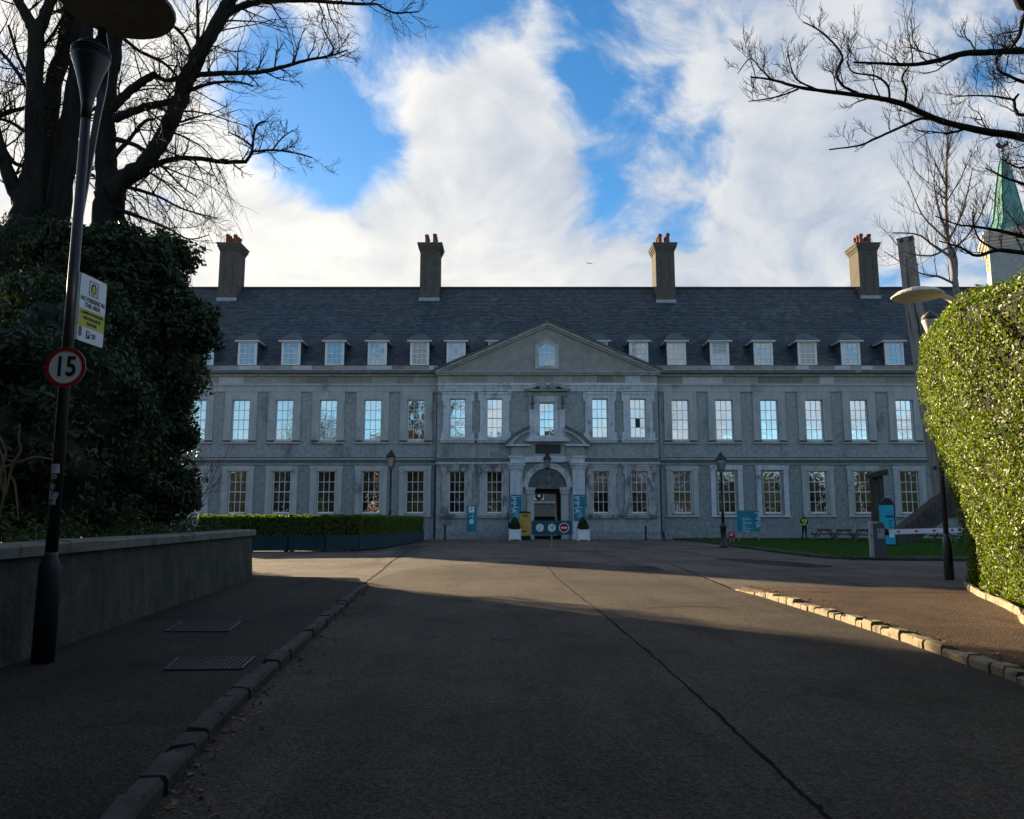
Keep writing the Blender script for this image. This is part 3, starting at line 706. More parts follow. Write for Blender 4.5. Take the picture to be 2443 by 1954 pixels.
def lugged(xc, z0, z1, w, y, mat, o):
    m = MB(); p = y-.14; a = w/2; 
    for s in (-1, 1):
        pts = [(a,z0-.05),(a+.66,z0-.05),(a+.66,z0+.42),(a+.52,z0+.50),(a+.52,z1-.2),(a+.66,z1-.2),(a+.66,z1+.52),(a,z1+.52)]
        m.prism([(xc+s*q, z) for q, z in pts], p, y+.02)
        m.box(*sorted((xc+s*(a+.5), xc+s*(a+.70))), p-.07, p-.001, z1+.44, z1+.55)
    m.box(xc-a, xc+a, p, y+.02, z1+.001, z1+.52)
    m.box(xc-a-.45, xc+a+.45, p-.05, p-.001, z1+.36, z1+.43)
    m.box(xc-a-.78, xc+a+.78, p-.12, y+.02, z0-.20, z0-.052); m.box(xc-a-.70, xc+a+.70, p-.05, y+.02, z0-.36, z0-.202)
    bp(m, 'surround', mat, o)
for i, x in enumerate(upC):
    o = window(x, UZ0+.12, UZ1, wc, DC); lugged(x, UZ0+.12, UZ1, wc, DC, MT['stone'], o)
for i, x in enumerate(upC):
    o = window(x, LZ0, LZ1-.05, wc, DC, glass='glass_low', blinds=(2 if i >= 2 else 0)); lugged(x, LZ0, LZ1-.05, wc, DC, srf('stained_stone%d' % i, (0.50,0.50,0.48), (0.33,0.33,0.32), 0.88, 2.2, 8, 0.01, 14, 0.2, c3=(0.15,0.155,0.155), s3=0.9+.2*i, w3=(0.46,0.60), stretch=(1,1,.5)), o)
o = window((CW[0]+CW[1])/2, CW[2], CW[3], CW[1]-CW[0], DC)
# sash in the pediment with its pointed head
# ---- horizontal courses on the wings
def course(name, segs, z0, z1, proj, mat, y=D0, back=.02):
    for (a, b) in segs:
        m = MB(); m.box(a, b, y-proj, y+back, z0, z1); o = bp(m, name, mat)
    return o
WS = [(BL-.1, CL-.002), (CR+.002, BR+.1)]
course('architrave', WS, zAr0, fz(921), .11, MT['band'])
course('architrave_lip', WS, fz(921)+.001, zFr0, .20, MT['band'])
course('cornice_bed', WS, zFr1, fz(893), .24, MT['stone2'])
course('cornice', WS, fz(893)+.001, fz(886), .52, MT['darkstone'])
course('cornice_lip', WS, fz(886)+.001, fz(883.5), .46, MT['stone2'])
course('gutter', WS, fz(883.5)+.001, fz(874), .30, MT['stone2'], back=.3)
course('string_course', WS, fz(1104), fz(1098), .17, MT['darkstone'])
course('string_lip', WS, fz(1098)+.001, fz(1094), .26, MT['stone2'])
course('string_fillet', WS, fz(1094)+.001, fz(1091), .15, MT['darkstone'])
course('string_bed', WS, fz(1109), fz(1104)-.001, .10, MT['stone2'])
course('plinth', [(BL, CL), (CR, BR)], -.1, fz(1268), .07, MT['render_low'])
CS = [(CL-.05, fx(1213,1000,DC)), (fx(1398,1000,DC), CR+.05)]
course('string_course', CS, fz(1107,DC), fz(1101,DC), .14, MT['stone'], DC)
course('string_lip', CS, fz(1101,DC)+.001, fz(1097,DC), .24, MT['darkstone'], DC)
course('string_fillet', CS, fz(1097,DC)+.001, fz(1093,DC), .12, MT['darkstone'], DC)
course('plinth', [(CL, fx(1213,1000,DC)), (fx(1398,1000,DC), CR)], -.1, fz(1268,DC), .07, MT['render_low'], DC)
# frieze: separate ashlar blocks, some replaced in paler stone
blockm = [srf('ashlar_%d' % i, c, tuple(q*.78 for q in c), 0.9, 2.5, 7, 0.008, 12, 0.15) for i, c in enumerate(((0.58,0.58,0.56),(0.34,0.31,0.25),(0.26,0.24,0.20),(0.40,0.38,0.33)))]
def blocks(x0, x1, z0, z1, y, proj, seed, lo=.9, hi=2.1, pale=.25):
    r2 = random.Random(seed); x = x0
    while x < x1-.05:
        L = min(r2.uniform(lo, hi), x1-x)
        if x1-(x+L) < .4: L = x1-x
        i = 0 if r2.random() < pale else r2.choice((1,1,2,3,3)); e = r2.uniform(-.008,.008)
        m = MB(); m.box(-L/2+.008, L/2-.008, -(proj+e)/2-.0, (proj+e)/2, -(z1-z0)/2+.004, (z1-z0)/2-.004)
        o = bp(m, 'stone_block', blockm[i]); o.location = (x+L/2, y-proj/2+.01, (z0+z1)/2)
        x += L
blocks(BL, CL-.02, zFr0, zFr1, D0, .10, 1, pale=.30); blocks(CR+.02, BR, zFr0, zFr1, D0, .10, 2, pale=.26)
blocks(CL, CR, fz(913,DC), fz(896,DC), DC, .10, 5, .7, 1.5, pale=.06)
blocks(BL, CL-.3, fz(883.5)+.004, fz(874)-.004, D0-.30, .05, 8, .8, 2.2, pale=.30); blocks(CR+.3, BR, fz(883.5)+.004, fz(874)-.004, D0-.30, .05, 9, .8, 2.2, pale=.30)
# central entablature in pale stone
m = MB(); q = .12
m.box(CL, CR, DC-.24, DC+.02, fz(921,DC), fz(914,DC)); m.box(CL+.05, CR-.05, DC-.15, DC+.02, fz(928,DC), fz(921,DC)-.001); m.box(CL+.05, CR-.05, DC-.11, DC+.02, fz(934,DC), fz(928,DC)-.001)
bp(m, 'entablature', MT['stone'])
# ---- pediment
pz = fz(889, DC)
PL, PA, PRt = (fx(1036,885,DC), fz(884,DC)), (fx(1305,768,DC), fz(768,DC)), (fx(1578,885,DC), fz(884,DC))
m = MB(); m.prism([(PL[0]+.3, pz), (PRt[0]-.3, pz), (PRt[0]-.3, PRt[1]), (PA[0], PA[1]-.25), (PL[0]+.3, PL[1])], DC-.02, DC+5.5)
bp(m, 'pediment_wall', MT['chim'] and srf('pediment_render', (0.35,0.33,0.29), (0.27,0.255,0.225), 0.95, 1.5, 8, 0.02, 9, 0.1, c3=(0.2,0.19,0.17), s3=.5, w3=(.57,.75)))
def rake(a, b, t0, t1, y0, y1):
    d = Vector((b[0]-a[0], 0, b[1]-a[1])).normalized(); n = Vector((-d.z,0,d.x)) if d.x > 0 else Vector((d.z,0,-d.x))
    return [(a[0]+n.x*t0, a[1]+n.z*t0), (b[0]+n.x*t0*0, b[1]+t0/abs(d.x)), (b[0], b[1]+t1/abs(d.x)), (a[0]+n.x*t1, a[1]+n.z*t1)]
for (a, nm) in ((PL, 0), (PRt, 1)):
    for (t0, t1, pr, mt) in ((-.42,-.24,.16,'stone2'), (-.239,-.10,.34,'stone'), (-.099,.02,.52,'darkstone')):
        m = MB(); m.prism(rake(a, PA, t0, t1, 0, 0), DC-pr, DC+5.4+pr*.1); bp(m, 'raking_cornice', MT[mt])
m = MB(); m.box(PL[0]+.1, PRt[0]-.1, DC-.36, DC+.02, fz(891,DC), fz(887.5,DC)); m.box(PL[0]+.2, PRt[0]-.2, DC-.26, DC+.02, fz(896,DC), fz(891,DC)-.001); bp(m, 'pediment_cornice', MT['stone2'])
# pediment roof behind (slates run back into the main roof)
m = MB()
for a in (PL, PRt):
    s = 1 if a is PRt else -1
    m.add([(a[0],DC-.5,a[1]+.06),(PA[0],DC-.5,PA[1]+.06),(PA[0],DC+9,PA[1]+.06),(a[0],DC+9,a[1]+.06)], [(0,1,2,3) if s < 0 else (3,2,1,0)])
bp(m, 'pediment_roof', MT['slate'])
# pointed sash
pw0, pw1, pwz0, pwz1 = fx(1285,850,DC), fx(1325,850,DC), fz(873,DC), fz(818,DC); pm = (pw0+pw1)/2
def pointed(x0, x1, z0, z1, k=.55):
    xm = (x0+x1)/2; zs = z1-(x1-x0)*.30
    L_ = [(x0,z0),(x1,z0),(x1,zs)]
    for i in range(1,6):
        t = i/6; L_.append((x1+(xm-x1)*t, zs+(z1-zs)*math.sin(t*math.pi/2)*(.55+.45*t)))
    L_.append((xm,z1))
    for i in range(5,0,-1):
        t = i/6; L_.append((x0+(xm-x0)*t, zs+(z1-zs)*math.sin(t*math.pi/2)*(.55+.45*t)))
    L_.append((x0,zs)); return L_
def frame_ring(mb, A, B, y0, y1):
    n = len(A); vs = [(x,y0,z) for x,z in A]+[(x,y0,z) for x,z in B]+[(x,y1,z) for x,z in A]+[(x,y1,z) for x,z in B]
    fs = []
    for i in range(n):
        j = (i+1)%n; fs += [(i,j,n+j,n+i), (n+i,n+j,3*n+j,3*n+i), (2*n+i,i,3*n*0+2*n+i,2*n+j)[:0] or (i,2*n+i,2*n+j,j), (2*n+j,2*n+i,3*n+i,3*n+j)]
    mb.add(vs, fs)
m = MB(); frame_ring(m, pointed(pw0-.28,pw1+.28,pwz0-.25,pwz1+.32), pointed(pw0,pw1,pwz0,pwz1), DC-.12, DC-.015); pwin_s = m
m2 = MB(); frame_ring(m2, pointed(pw0,pw1,pwz0,pwz1), pointed(pw0+.1,pw1-.1,pwz0+.13,pwz1-.11), DC-.07, DC-.016)
for i in (1,2): xx = pw0+.1+(pw1-pw0-.2)*i/3; m2.box(xx-.025, xx+.025, DC-.055, DC-.016, pwz0+.1, pwz1-.12)
for i in (1,2,3): zz = pwz0+.13+(pwz1-pwz0-.2)*i/3.6; m2.box(pw0+.08, pw1-.08, DC-.054, DC-.016, zz-.028, zz+.028)
o = bp(m2, 'window', MT['white']); bp(pwin_s, 'surround', MT['band'], o)
pwi = MB(); pwi.prism(pointed(pw0+.05,pw1-.05,pwz0+.05,pwz1-.05), DC-.04, DC-.021); bp(pwi, 'pane', MT['glass_dorm'], o)
# ---- doorway
def px(pts, D): return [(at(u,v,D).x, at(u,v,D).z) for u, v in pts]
def mir(pts, c=1306): return [(2*c-u, v) for u, v in pts]
PD = DC-.001
for sgn in (0, 1):
    f = (lambda p: mir(p)) if sgn else (lambda p: p)
    m = MB(); X = sorted(p[0] for p in px(f([(1217,1200),(1246,1200)]), DC))
    m.box(X[0], X[1], DC-.42, DC+.02, 0, fz(1122,DC)); pil = bp(m, 'pilaster', MT['stone'])
    m = MB(); m.box(X[0]-.10, X[1]+.10, DC-.50, DC+.02, -.05, .38); bp(m, 'base', MT['stone'], pil)
    m = MB()
    for (e, v0, v1) in ((.05,1122,1118),(.12,1118,1112),(.22,1112,1107),(.28,1107,1104)):
        m.box(X[0]-e, X[1]+e, DC-.42-e, DC+.02, fz(v0,DC)+.001, fz(v1,DC))
    bp(m, 'capital', MT['stone'], pil)
    m = MB(); m.box(X[0]-.02, X[1]+.02, DC-.44, DC+.02, fz(1104,DC)+.001, fz(1089,DC)); m.box(X[0]-.1, X[1]+.1, DC-.52, DC+.02, fz(1093,DC), fz(1089,DC)+.02); bp(m, 'entablature_block', MT['stone'], pil)
    # block over the pilaster, carrying the broken segmental pediment
    m = MB(); Xb = sorted(p[0] for p in px(f([(1219,1075),(1262,1075)]), DC)); m.box(Xb[0], Xb[1], DC-.35, DC+.02, fz(1089,DC)+.022, fz(1066,DC)); m.box(Xb[0]+.12, Xb[1]-.12, DC-.37, DC-.34, fz(1084,DC), fz(1071,DC)); bp(m, 'attic_block', MT['stone2'])
    m = MB(); m.prism(px(f([(1206,1065.5),(1264,1065.5),(1264,1061),(1206,1061)]), DC), DC-.62, DC+.02); bp(m, 'pediment_ledge', MT['stone'])
    out = [(1202,1061),(1208,1054),(1217,1045),(1229,1035),(1243,1026.5),(1255,1021),(1264,1017)]
    mid = [(1264,1024),(1254,1028),(1243,1033),(1231,1041),(1221,1050),(1214,1057),(1210,1061)]
    inn = [(1264,1031),(1254,1034),(1245,1038.5),(1235,1046),(1227,1054),(1221,1061)]
    m = MB(); m.prism(px(f(out+mid), DC), DC-.70, DC+.02); bp(m, 'curved_cornice', MT['darkstone'])
    m = MB(); m.prism(px(f(mid[::-1]+inn), DC), DC-.52, DC+.02); bp(m, 'curved_moulding', MT['stone'])
    m = MB(); m.prism(px(f(inn+[(1264,1061)]), DC), DC-.20, DC+.02); bp(m, 'curved_tympanum', MT['stone2'])
    # scrolled gable over the middle window
    a = px(f([(1254,931),(1258,935),(1302,935),(1302,931)]), DC); m = MB(); m.prism(a, DC-.55, DC-.13)
    m.prism(px(f([(1252,931),(1262,927),(1274,920),(1284,915),(1293,914),(1296,917),(1290,920),(1280,925),(1268,931)]), DC), DC-.62, DC-.12)
    bp(m, 'scroll_cornice', MT['stone2'])
    m = MB(); c = px(f([(1293,922)]), DC)[0]
    ring(m, c[0], c[1], .16, .29, DC-.64, DC-.12, 20); disc(m, c[0], c[1], .12, DC-.68, DC-.12, 14); bp(m, 'scroll', MT['stone2'])
    # bracket
    m = MB(); b0 = px(f([(1266,948),(1274,948)]), DC); x0_, x1_ = sorted((b0[0][0], b0[1][0]))
    zt = fz(945,DC); m.box(x0_, x1_, DC-.50, DC-.14, zt-.55, zt); m.box(x0_+.03, x1_-.03, DC-.36, DC-.14, zt-.95, zt-.551); m.tube([(x0_-.01,DC-.40,zt-.55),(x1_+.01,DC-.40,zt-.55)], .12, 10); m.tube([(x0_,DC-.30,zt-.95),(x1_,DC-.30,zt-.95)], .08, 10)
    bp(m, 'bracket', MT['darkstone'])
m = MB(); a, b = fx(1262,1000,DC), fx(1348,1000,DC)
m.box(a, CW[0], DC-.13, DC+.02, CW[2]-.1, fz(944,DC)); m.box(CW[1], b, DC-.13, DC+.02, CW[2]-.1, fz(944,DC)); m.box(CW[0], CW[1], DC-.13, DC+.02, CW[3]+.001, fz(944,DC))
m.box(CW[0]-.16, CW[1]+.16, DC-.17, DC-.131, CW[3]+.05, CW[3]+.15); bp(m, 'middle_window_surround', MT['stone'])
m = MB(); m.box(a-.1, b+.1, DC-.22, DC+.02, fz(944,DC)+.001, fz(936,DC)); bp(m, 'middle_window_frieze', MT['stone2'])
m = MB(); m.box(a-.25, b+.25, DC-.74, DC+.02, fz(1055,DC), fz(1049,DC)); m.box(a-.1, b+.1, DC-.60, DC+.02, fz(1049,DC)+.001, fz(1045,DC)); bp(m, 'balcony_ledge', MT['stone'])
m = MB(); m.box(fx(1262,1075,DC), fx(1349,1075,DC), DC-.28, DC+.02, fz(1089,DC)+.001, fz(1055,DC)-.002); bp(m, 'plaque_surround', MT['stone2'])
m = MB(); m.box(fx(1277,1075,DC), fx(1337,1075,DC), DC-.31, DC-.281, fz(1083,DC), fz(1061,DC)); bp(m, 'dark_plaque', srf('slate_plaque', (0.035,0.04,0.045), (0.055,0.058,0.06), .7, 3, 6))
m = MB(); m.box(fx(1247,1097,DC), fx(1366,1097,DC), DC-.32, DC+.02, fz(1103.5,DC), fz(1089,DC)-.001); bp(m, 'door_entablature', MT['stone'])
# arch over the door: voussoirs
ac = (fx(1306,1163,DC), fz(1163,DC)); rO = fx(1366,1163,DC)-ac[0]; rI = fx(1352,1163,DC)-ac[0]
for k in range(13):
    m = MB(); ring(m, ac[0], ac[1], rI+.0, rO-(.03 if k % 2 else 0), DC-.16-(.06 if k == 6 else 0), DC+.02, 4, math.pi*k/13+.006, math.pi*(k+1)/13-.006); bp(m, 'voussoir', MT['stone'])
m = MB(); n = 24; m.prism([(ac[0]+(rI-.005)*math.cos(math.pi*k/n), ac[1]+(rI-.005)*math.sin(math.pi*k/n)) for k in range(n+1)], DC-.03, DC+.4); tym = bp(m, 'tympanum', MT['darkstone'])
m = MB(); r3 = random.Random(8)
for k in range(46):          # carved foliage and arms in low relief
    q = r3.uniform(.12, math.pi-.12); rr_ = r3.uniform(.1,.9)*rI; blob(m, (ac[0]+rr_*math.cos(q), DC-.04, ac[1]+.1+rr_*math.sin(q)*.92), (r3.uniform(.05,.17), .06, r3.uniform(.05,.13)), k, .3, 1)
blob(m, (ac[0], DC-.05, ac[1]+.62), (.26,.10,.34), 3, .1, 2)
bp(m, 'carving', MT['darkstone'], tym)
m = MB(); m.box(DXL-.02, DXR+.02, DC-.12, DC+.1, DZ1-.10, DZ1+.04); bp(m, 'door_lintel', MT['darkstone'])
for s, xx in ((-1, DXL), (1, DXR)):
    m = MB(); a, b = sorted((xx-s*.42, xx+s*.12)); m.box(a, b, DC-.10, DC+.9, 0, fz(1178,DC)); m.box(a-.06, b+.06, DC-.2, DC+.95, fz(1178,DC)+.001, fz(1170,DC)); m.box(a-.12, b+.12, DC-.26, DC+1.0, fz(1170,DC)+.001, fz(1163,DC)); bp(m, 'door_jamb', MT['band'])
# ---- main roof
RY = 70.3; RZ = at(1304, 688.5, RY).z; EY = D0-.12; EZ = fz(874)+.05
def roofpt(x, t): return Vector((x, EY+(RY-EY)*t, EZ+(RZ-EZ)*t))
m = MB(); Lx, Rx = BL-.3, BR+.3
m.add([roofpt(Lx,0), roofpt(Rx,0), roofpt(Rx,1), roofpt(Lx,1)], [(0,1,2,3)]); m.add([(Lx,RY,RZ),(Rx,RY,RZ),(Rx,YB+.3,EZ),(Lx,YB+.3,EZ)], [(0,1,2,3)])
m.add([(Lx,EY,EZ-.1),(Lx,YB+.3,EZ-.1),(Lx,RY,RZ)], [(0,2,1)]); m.add([(Rx,EY,EZ-.1),(Rx,YB+.3,EZ-.1),(Rx,RY,RZ)], [(0,1,2)])
roof = bp(m, 'roof', MT['slate_base'])
def slates():
    d = (roofpt(0,1)-roofpt(0,0)); SL = d.length; d.normalize(); n = Vector((0,-d.z,d.y)); n = n if n.z > 0 else -n
    r4 = random.Random(2); exp = .235; wS = .36; V = []; Fc = []; rows = int(SL/exp)
    for j in range(rows):
        x = Lx - (wS/2 if j % 2 else 0) + r4.uniform(-.04,.04)
        s0 = j*exp; 
        while x < Rx:
            w = wS*r4.uniform(.9,1.12); a = roofpt(x+.006,0)+d*(s0+r4.uniform(-.022,.012)); b = a+Vector((w-.012,0,0)); L_ = d*(exp*1.25)
            h0 = n*(.028+r4.uniform(0,.016)); h1 = n*.004; q = len(V)
            V += [a+h0, b+h0, b+L_+h1, a+L_+h1, a-n*.01, b-n*.01]
            Fc += [(q,q+1,q+2,q+3), (q+4,q+5,q+1,q), (q+4,q,q+3), (q+5,q+2,q+1)]
            x += w
    mm = MB(); mm.add(V, Fc); o = bp(mm, 'slate_covering', MT['slate'], roof); o['kind'] = 'stuff'
slates()
m = MB(); m.tube([(Lx,RY,RZ+.02),(Rx,RY,RZ+.02)], .16, 8); bp(m, 'ridge_tiles', MT['slate_base'], roof)
# ---- chimneys
def chimney(u0, u1, vb):
    # find the depth where the front face meets the roof slope
    t = .5
    for _ in range(40):
        p = roofpt(0, t); vz = at((u0+u1)/2, vb, p.y).z; t += (vz-p.z)/(RZ-EZ)*.5
    Y = roofpt(0, t).y; x0, x1 = at(u0, 650, Y).x, at(u1, 650, Y).x; zt = at(u0, 592, Y).z; zb = roofpt(0, t).z-.3
    m = MB(); m.box(x0, x1, Y, Y+1.95, zb, zt); c = bp(m, 'chimney', MT['chim'])
    m = MB()
    for (e, a, b) in ((.06, 598, 594), (.12, 594, 590), (.20, 590, 584), (.26, 584, 580)):
        m.box(x0-e, x1+e, Y-e, Y+1.95+e, at(u0,a,Y).z+.001, at(u0,b,Y).z)
    bp(m, 'cap', MT['chim'], c)
    zc = at(u0,580,Y).z; w = (x1-x0)
    for iy in range(3):
        for ix in (.30, .72):
            m = MB(); h = 1.0+rnd.uniform(-.08,.08); m.lathe([(.19,zc),(.17,zc+.2),(.155,zc+h-.22),(.20,zc+h-.2),(.20,zc+h-.06),(.17,zc+h),(.11,zc+h)], 12, (x0+w*ix, Y+.4+iy*.58)); bp(m, 'chimney_pot', MT['pot'], c, True)
    xp0, xp1 = x0+w*.28, x1-w*.28; zp0, zp1 = at(u0,700,Y).z, at(u0,605,Y).z
    m = MB(); m.box(xp0-.05, xp0, Y-.035, Y+.01, zp0, zp1); m.box(xp1, xp1+.05, Y-.035, Y+.01, zp0, zp1); m.box(xp0-.05, xp1+.05, Y-.04, Y+.01, zp1+.001, zp1+.06); bp(m, 'panel_mould', MT['chim'], c)
    m = MB(); zl = roofpt(0,t).z; m.box(x0-.06, x1+.06, Y-.07, Y+.0, zl-.10, zl+.26); bp(m, 'flashing', MT['lead'], c)
for a in ((522,566,717), (1002,1048,717), (1565,1610,722), (2050,2096,712)): chimney(*a)
# ---- dormers
def dormer(u, k):
    Y = D0-.14; x = at(u, 845, Y).x; w = 1.52; z0 = EZ+.02; z1 = at(u,816,Y).z; h = w/2
    yb = Y + (z1-z0)/(RZ-EZ)*(RY-EY)+.3
    m = MB(); m.box(x-h+.06, x+h-.06, Y+.06, yb, z0-.2, z1)
    d = bp(m, 'dormer', MT['slate'])
    m = MB(); f = .20
    m.box(x-h, x-h+f, Y, Y+.10, z0, z1); m.box(x+h-f, x+h, Y, Y+.10, z0, z1); m.box(x-h+f, x+h-f, Y, Y+.10, z1-.10, z1); m.box(x-h+f, x+h-f, Y-.02, Y+.10, z0, z0+.09)
    m.box(x-h-.22, x+h+.22, Y-.24, Y+.10, z1+.001, z1+.11); m.box(x-h-.22, x-h+.1, Y+.101, yb-.5, z1+.001, z1+.10); m.box(x+h-.1, x+h+.22, Y+.101, yb-.5, z1+.001, z1+.10)
    bp(m, 'frame', MT['white'], d)
    zr = z1+.11; zt = at(u,796,Y+.9).z; e = .26; yt = Y+.75; s = (zt-zr)/(RZ-EZ)*(RY-EY)
    yr = EY+(zr-EZ)/(RZ-EZ)*(RY-EY)+.25; yk = EY+(zt-EZ)/(RZ-EZ)*(RY-EY)+.25
    hw = .30
    m = MB(); m.add([(x-h-e,Y-.28,zr),(x+h+e,Y-.28,zr),(x+h+e,yr,zr),(x-h-e,yr,zr),(x-hw,yt,zt),(x+hw,yt,zt),(x+hw,yk,zt),(x-hw,yk,zt)], [(0,1,5,4),(1,2,6,5),(3,0,4,7),(4,5,6,7),(3,2,1,0)])
    rf = bp(m, 'dormer_roof', MT['slate'], d)
    m = MB()
    for s_ in (-1,1): m.bar((x+s_*(h+e+.15), yr-.05, zr+.02), (x+s_*hw, yk-.1, zt+.03), .16, .05)
    bp(m, 'valley_lead', MT['lead'], d)
    # sash
    x0, x1 = x-h+f, x+h-f; za, zb = z0+.09, z1-.10; m = MB(); gb = .05; nc, nr = 3, 4; pw, ph = (x1-x0)/nc, (zb-za)/nr
    for i in range(1,nc): m.box(x0+i*pw-gb/2, x0+i*pw+gb/2, Y+.02, Y+.09, za, zb)
    for j in range(1,nr): q = gb*(1.6 if j == 2 else 1); m.box(x0, x1, Y+.015, Y+.085, za+j*ph-q/2, za+j*ph+q/2)
    bp(m, 'glazing_bars', MT['white'], d)
    for i in range(nc):
        for j in range(nr):
            gm = 'glass_blind' if (k in (5, 13) or (k == 9 and i < 1) or (k == 11 and j > 1)) and True else 'glass_dorm'
            panes_todo.append((pw*ph*.3, d, (x0+(i+.5)*pw, Y+.055, za+(j+.5)*ph), pw, ph, gm, .3))
for k, u in enumerate((487, 590, 694, 798, 900, 1001, 1088, 1187, 1428, 1524, 1614, 1717, 1821.5, 1926.5, 2030, 2134, 2240)): dormer(u, k)
# ---- panes: the 300 largest one by one, the rest joined
panes_todo.sort(key=lambda t: -t[0]); cache = {}
r5 = random.Random(21); rest = {}
for i, (ar, par, c, pw, ph, gm, tl) in enumerate(panes_todo):
    tx, tz = R(r5.gauss(0, tl)), R(r5.gauss(0, tl))
    if r5.random() < .006: gm = 'signblack'
    if i < 300:
        key = (round(pw,3), round(ph,3), gm)
        if key not in cache:
            q = MB(); q.box(-pw/2, pw/2, -.003, .003, -ph/2, ph/2); cache[key] = q.mesh('pane', MT[gm])
        o = link('pane', cache[key], par); o.location = c; o.rotation_euler = (tx, 0, tz)
    else:
        q = rest.setdefault(gm, MB()); b = MB(); b.box(-pw/2, pw/2, -.003, .003, -ph/2, ph/2); Mx = Matrix.Translation(c) @ Euler((tx,0,tz)).to_matrix().to_4x4()
        q.add([Mx @ Vector(v) for v in b.v], b.f)
allr = MB(); mats = []
for k_, q in rest.items():
    allr.mi = len(mats); mats.append(MT[k_]); allr.add(q.v, q.f)
o = bp(allr, 'upper_panes', mats); o['kind'] = 'stuff'
# ---- downpipes
def pipe(u, v0, v1, y):
    x = fx(u, (v0+v1)/2, y); m = MB(); z0, z1 = max(fz(v1, y), .05), fz(v0, y)
    m.tube([(x,y-.12,z0),(x,y-.12,z1)], .055, 8)
    for q in range(4): zz = z0+(z1-z0)*(q+.5)/4; m.tube([(x,y-.12,zz-.05),(x,y-.12,zz+.05)], .075, 8)
    bp(m, 'downpipe', MT['lead'] if v0 < 1000 else MT['polebl'])
    if v0 < 1000:
        m = MB(); m.box(x-.16, x+.16, y-.30, y, z1, z1+.35); bp(m, 'rain_hopper', MT['stone2'])
for (u, v0, v1, y) in ((1040,938,1091,D0-.01), (1037,1110,1284,D0-.01), (1574,938,1091,D0-.01), (1576,1110,1284,D0-.01)): pipe(u, v0, v1, y)
# ---- hanging lantern over the door
ln = thing('door_lantern', 'black lantern hanging from an iron bracket over the arched doorway', 'lantern', (fx(1304,1110,DC), DC-1.3, fz(1117,DC-1.3)))
m = MB(); m.lathe([(.14,.0),(.17,.03),(.26,.62),(.24,.66)], 6); m.obj('glass', MT['lampglass'], ln)
m = MB()
for k in range(6): q = 2*math.pi*k/6; m.tube([(.15*math.cos(q),.15*math.sin(q),0),(.27*math.cos(q),.27*math.sin(q),.66)], .018, 4)
m.lathe([(.06,-.14),(.12,-.03),(.18,0),(.18,.03)], 6); m.lathe([(.31,.64),(.33,.70),(.18,.92),(.12,.98),(.15,1.06),(.04,1.14),(.03,1.3)], 6); m.obj('lantern_frame', MT['black'], ln)
m = MB(); m.tube([(0,0,1.25),(0,.02,1.9),(0,.5,2.0),(0,1.05,2.02)], .022, 6); m.tube([(-1.45,.6,.18),(-.6,.1,.12),(0,0,.1),(.6,.1,.12),(1.45,.6,.18)], .016, 5); m.tube([(-1.45,.6,.18),(-1.45,1.25,.18)], .016, 5); m.tube([(1.45,.6,.18),(1.45,1.25,.18)], .016, 5); m.obj('bracket', MT['black'], ln)

# ================================================================== courtyard range seen through the doorway
YC = 128.0
cy = thing('courtyard_wing', 'arcaded courtyard range glimpsed through the open doorway', 'building', (CX, YC, 0))
def cz(v): return at(1304, v, YC).z
def cxx(u, v=1200): return at(u, v, YC).x
m = MB(); m.box(-60, 60, YC, YC+9, cz(1232)+.0, 24.0)  # wall raised out of sight to keep sun off the courtyard and passage
zA = cz(1232)
arch_c = [cxx(1306)+i*5.6 for i in range(-6, 7)]
def cyp(mb, name, mat, par=None):
    o = mb.obj(name, mat, par or cy)
    if par is None: o.matrix_parent_inverse = Matrix.Translation(-Vector(cy.location))
    return o
cyp(m, 'wall', MT['darkstone'])
for xc in arch_c:
    m = MB(); m.box(xc-2.8, xc-2.15, YC, YC+1.0, 0, zA-.001); cyp(m, 'arcade_pier', MT['stone2'])
m = MB(); m.box(-45, 60, YC-.4, YC-.002, cz(1201), cz(1196)); cyp(m, 'string_course', MT['stone2'])
m = MB(); m.box(-45, 60, YC+4, YC+4.3, 0, zA); cyp(m, 'arcade_back', MT['darkstone'])
pl = thing('wreath_panel', 'pale panel with a round black wreath seen through the doorway', 'panel', (cxx(1286,1178), YC-.1, 0))
m = MB(); hx = (cxx(1298)-cxx(1275))/2; m.box(-hx, hx, -.06, .09, cz(1193), cz(1164)); m.obj('panel', MT['signwhite'], pl)
m = MB(); m.box(-hx*.9, hx*.9, -.075, -.061, cz(1172), cz(1165)); m.obj('gold_strip', MT['ochre'], pl)
m = MB(); zc_ = (cz(1193)+cz(1173))/2
for k in range(18): q = 2*math.pi*k/18; blob(m, (hx*.62*math.cos(q), -.2, zc_+hx*.62*math.sin(q)), (.22,.14,.22), k, .3, 1)
m.obj('wreath', MT['ivy_core'], pl)
# ================================================================== clock tower behind the roofs
YT = 95.0
tx = at(2412, 600, YT).x
tw = thing('clock_tower', 'pale stone clock tower with green copper spire and weathercock behind the roofs', 'clock tower', (tx, YT, 0), R(-27))
def tz(v): return at(2412, v, YT).z
hw = 2.55
m = MB(); m.box(-hw, hw, -hw, hw, 0, tz(598)); m.obj('tower_shaft', srf('tower_stone', (0.36,0.38,0.35), (0.26,0.28,0.26), .9, 2, 7), tw)
m = MB()
for (e, a, b) in ((.12,598,592),(.30,592,585),(.55,585,577),(.75,577,570),(.5,570,560)): m.box(-hw-e, hw+e, -hw-e, hw+e, tz(a)+.002, tz(b))
m.obj('tower_cornice', srf('cream_limestone', (0.55,0.50,0.40), (0.45,0.40,0.32), .85, 2, 6), tw)  # one cream stone colour on every side
prof = [(hw*1.05,560),(hw*.98,553),(hw*.80,543),(hw*.66,530),(hw*.58,512),(hw*.42,455),(hw*.22,400),(hw*.05,372)]
m = MB(); vs = []; fs = []
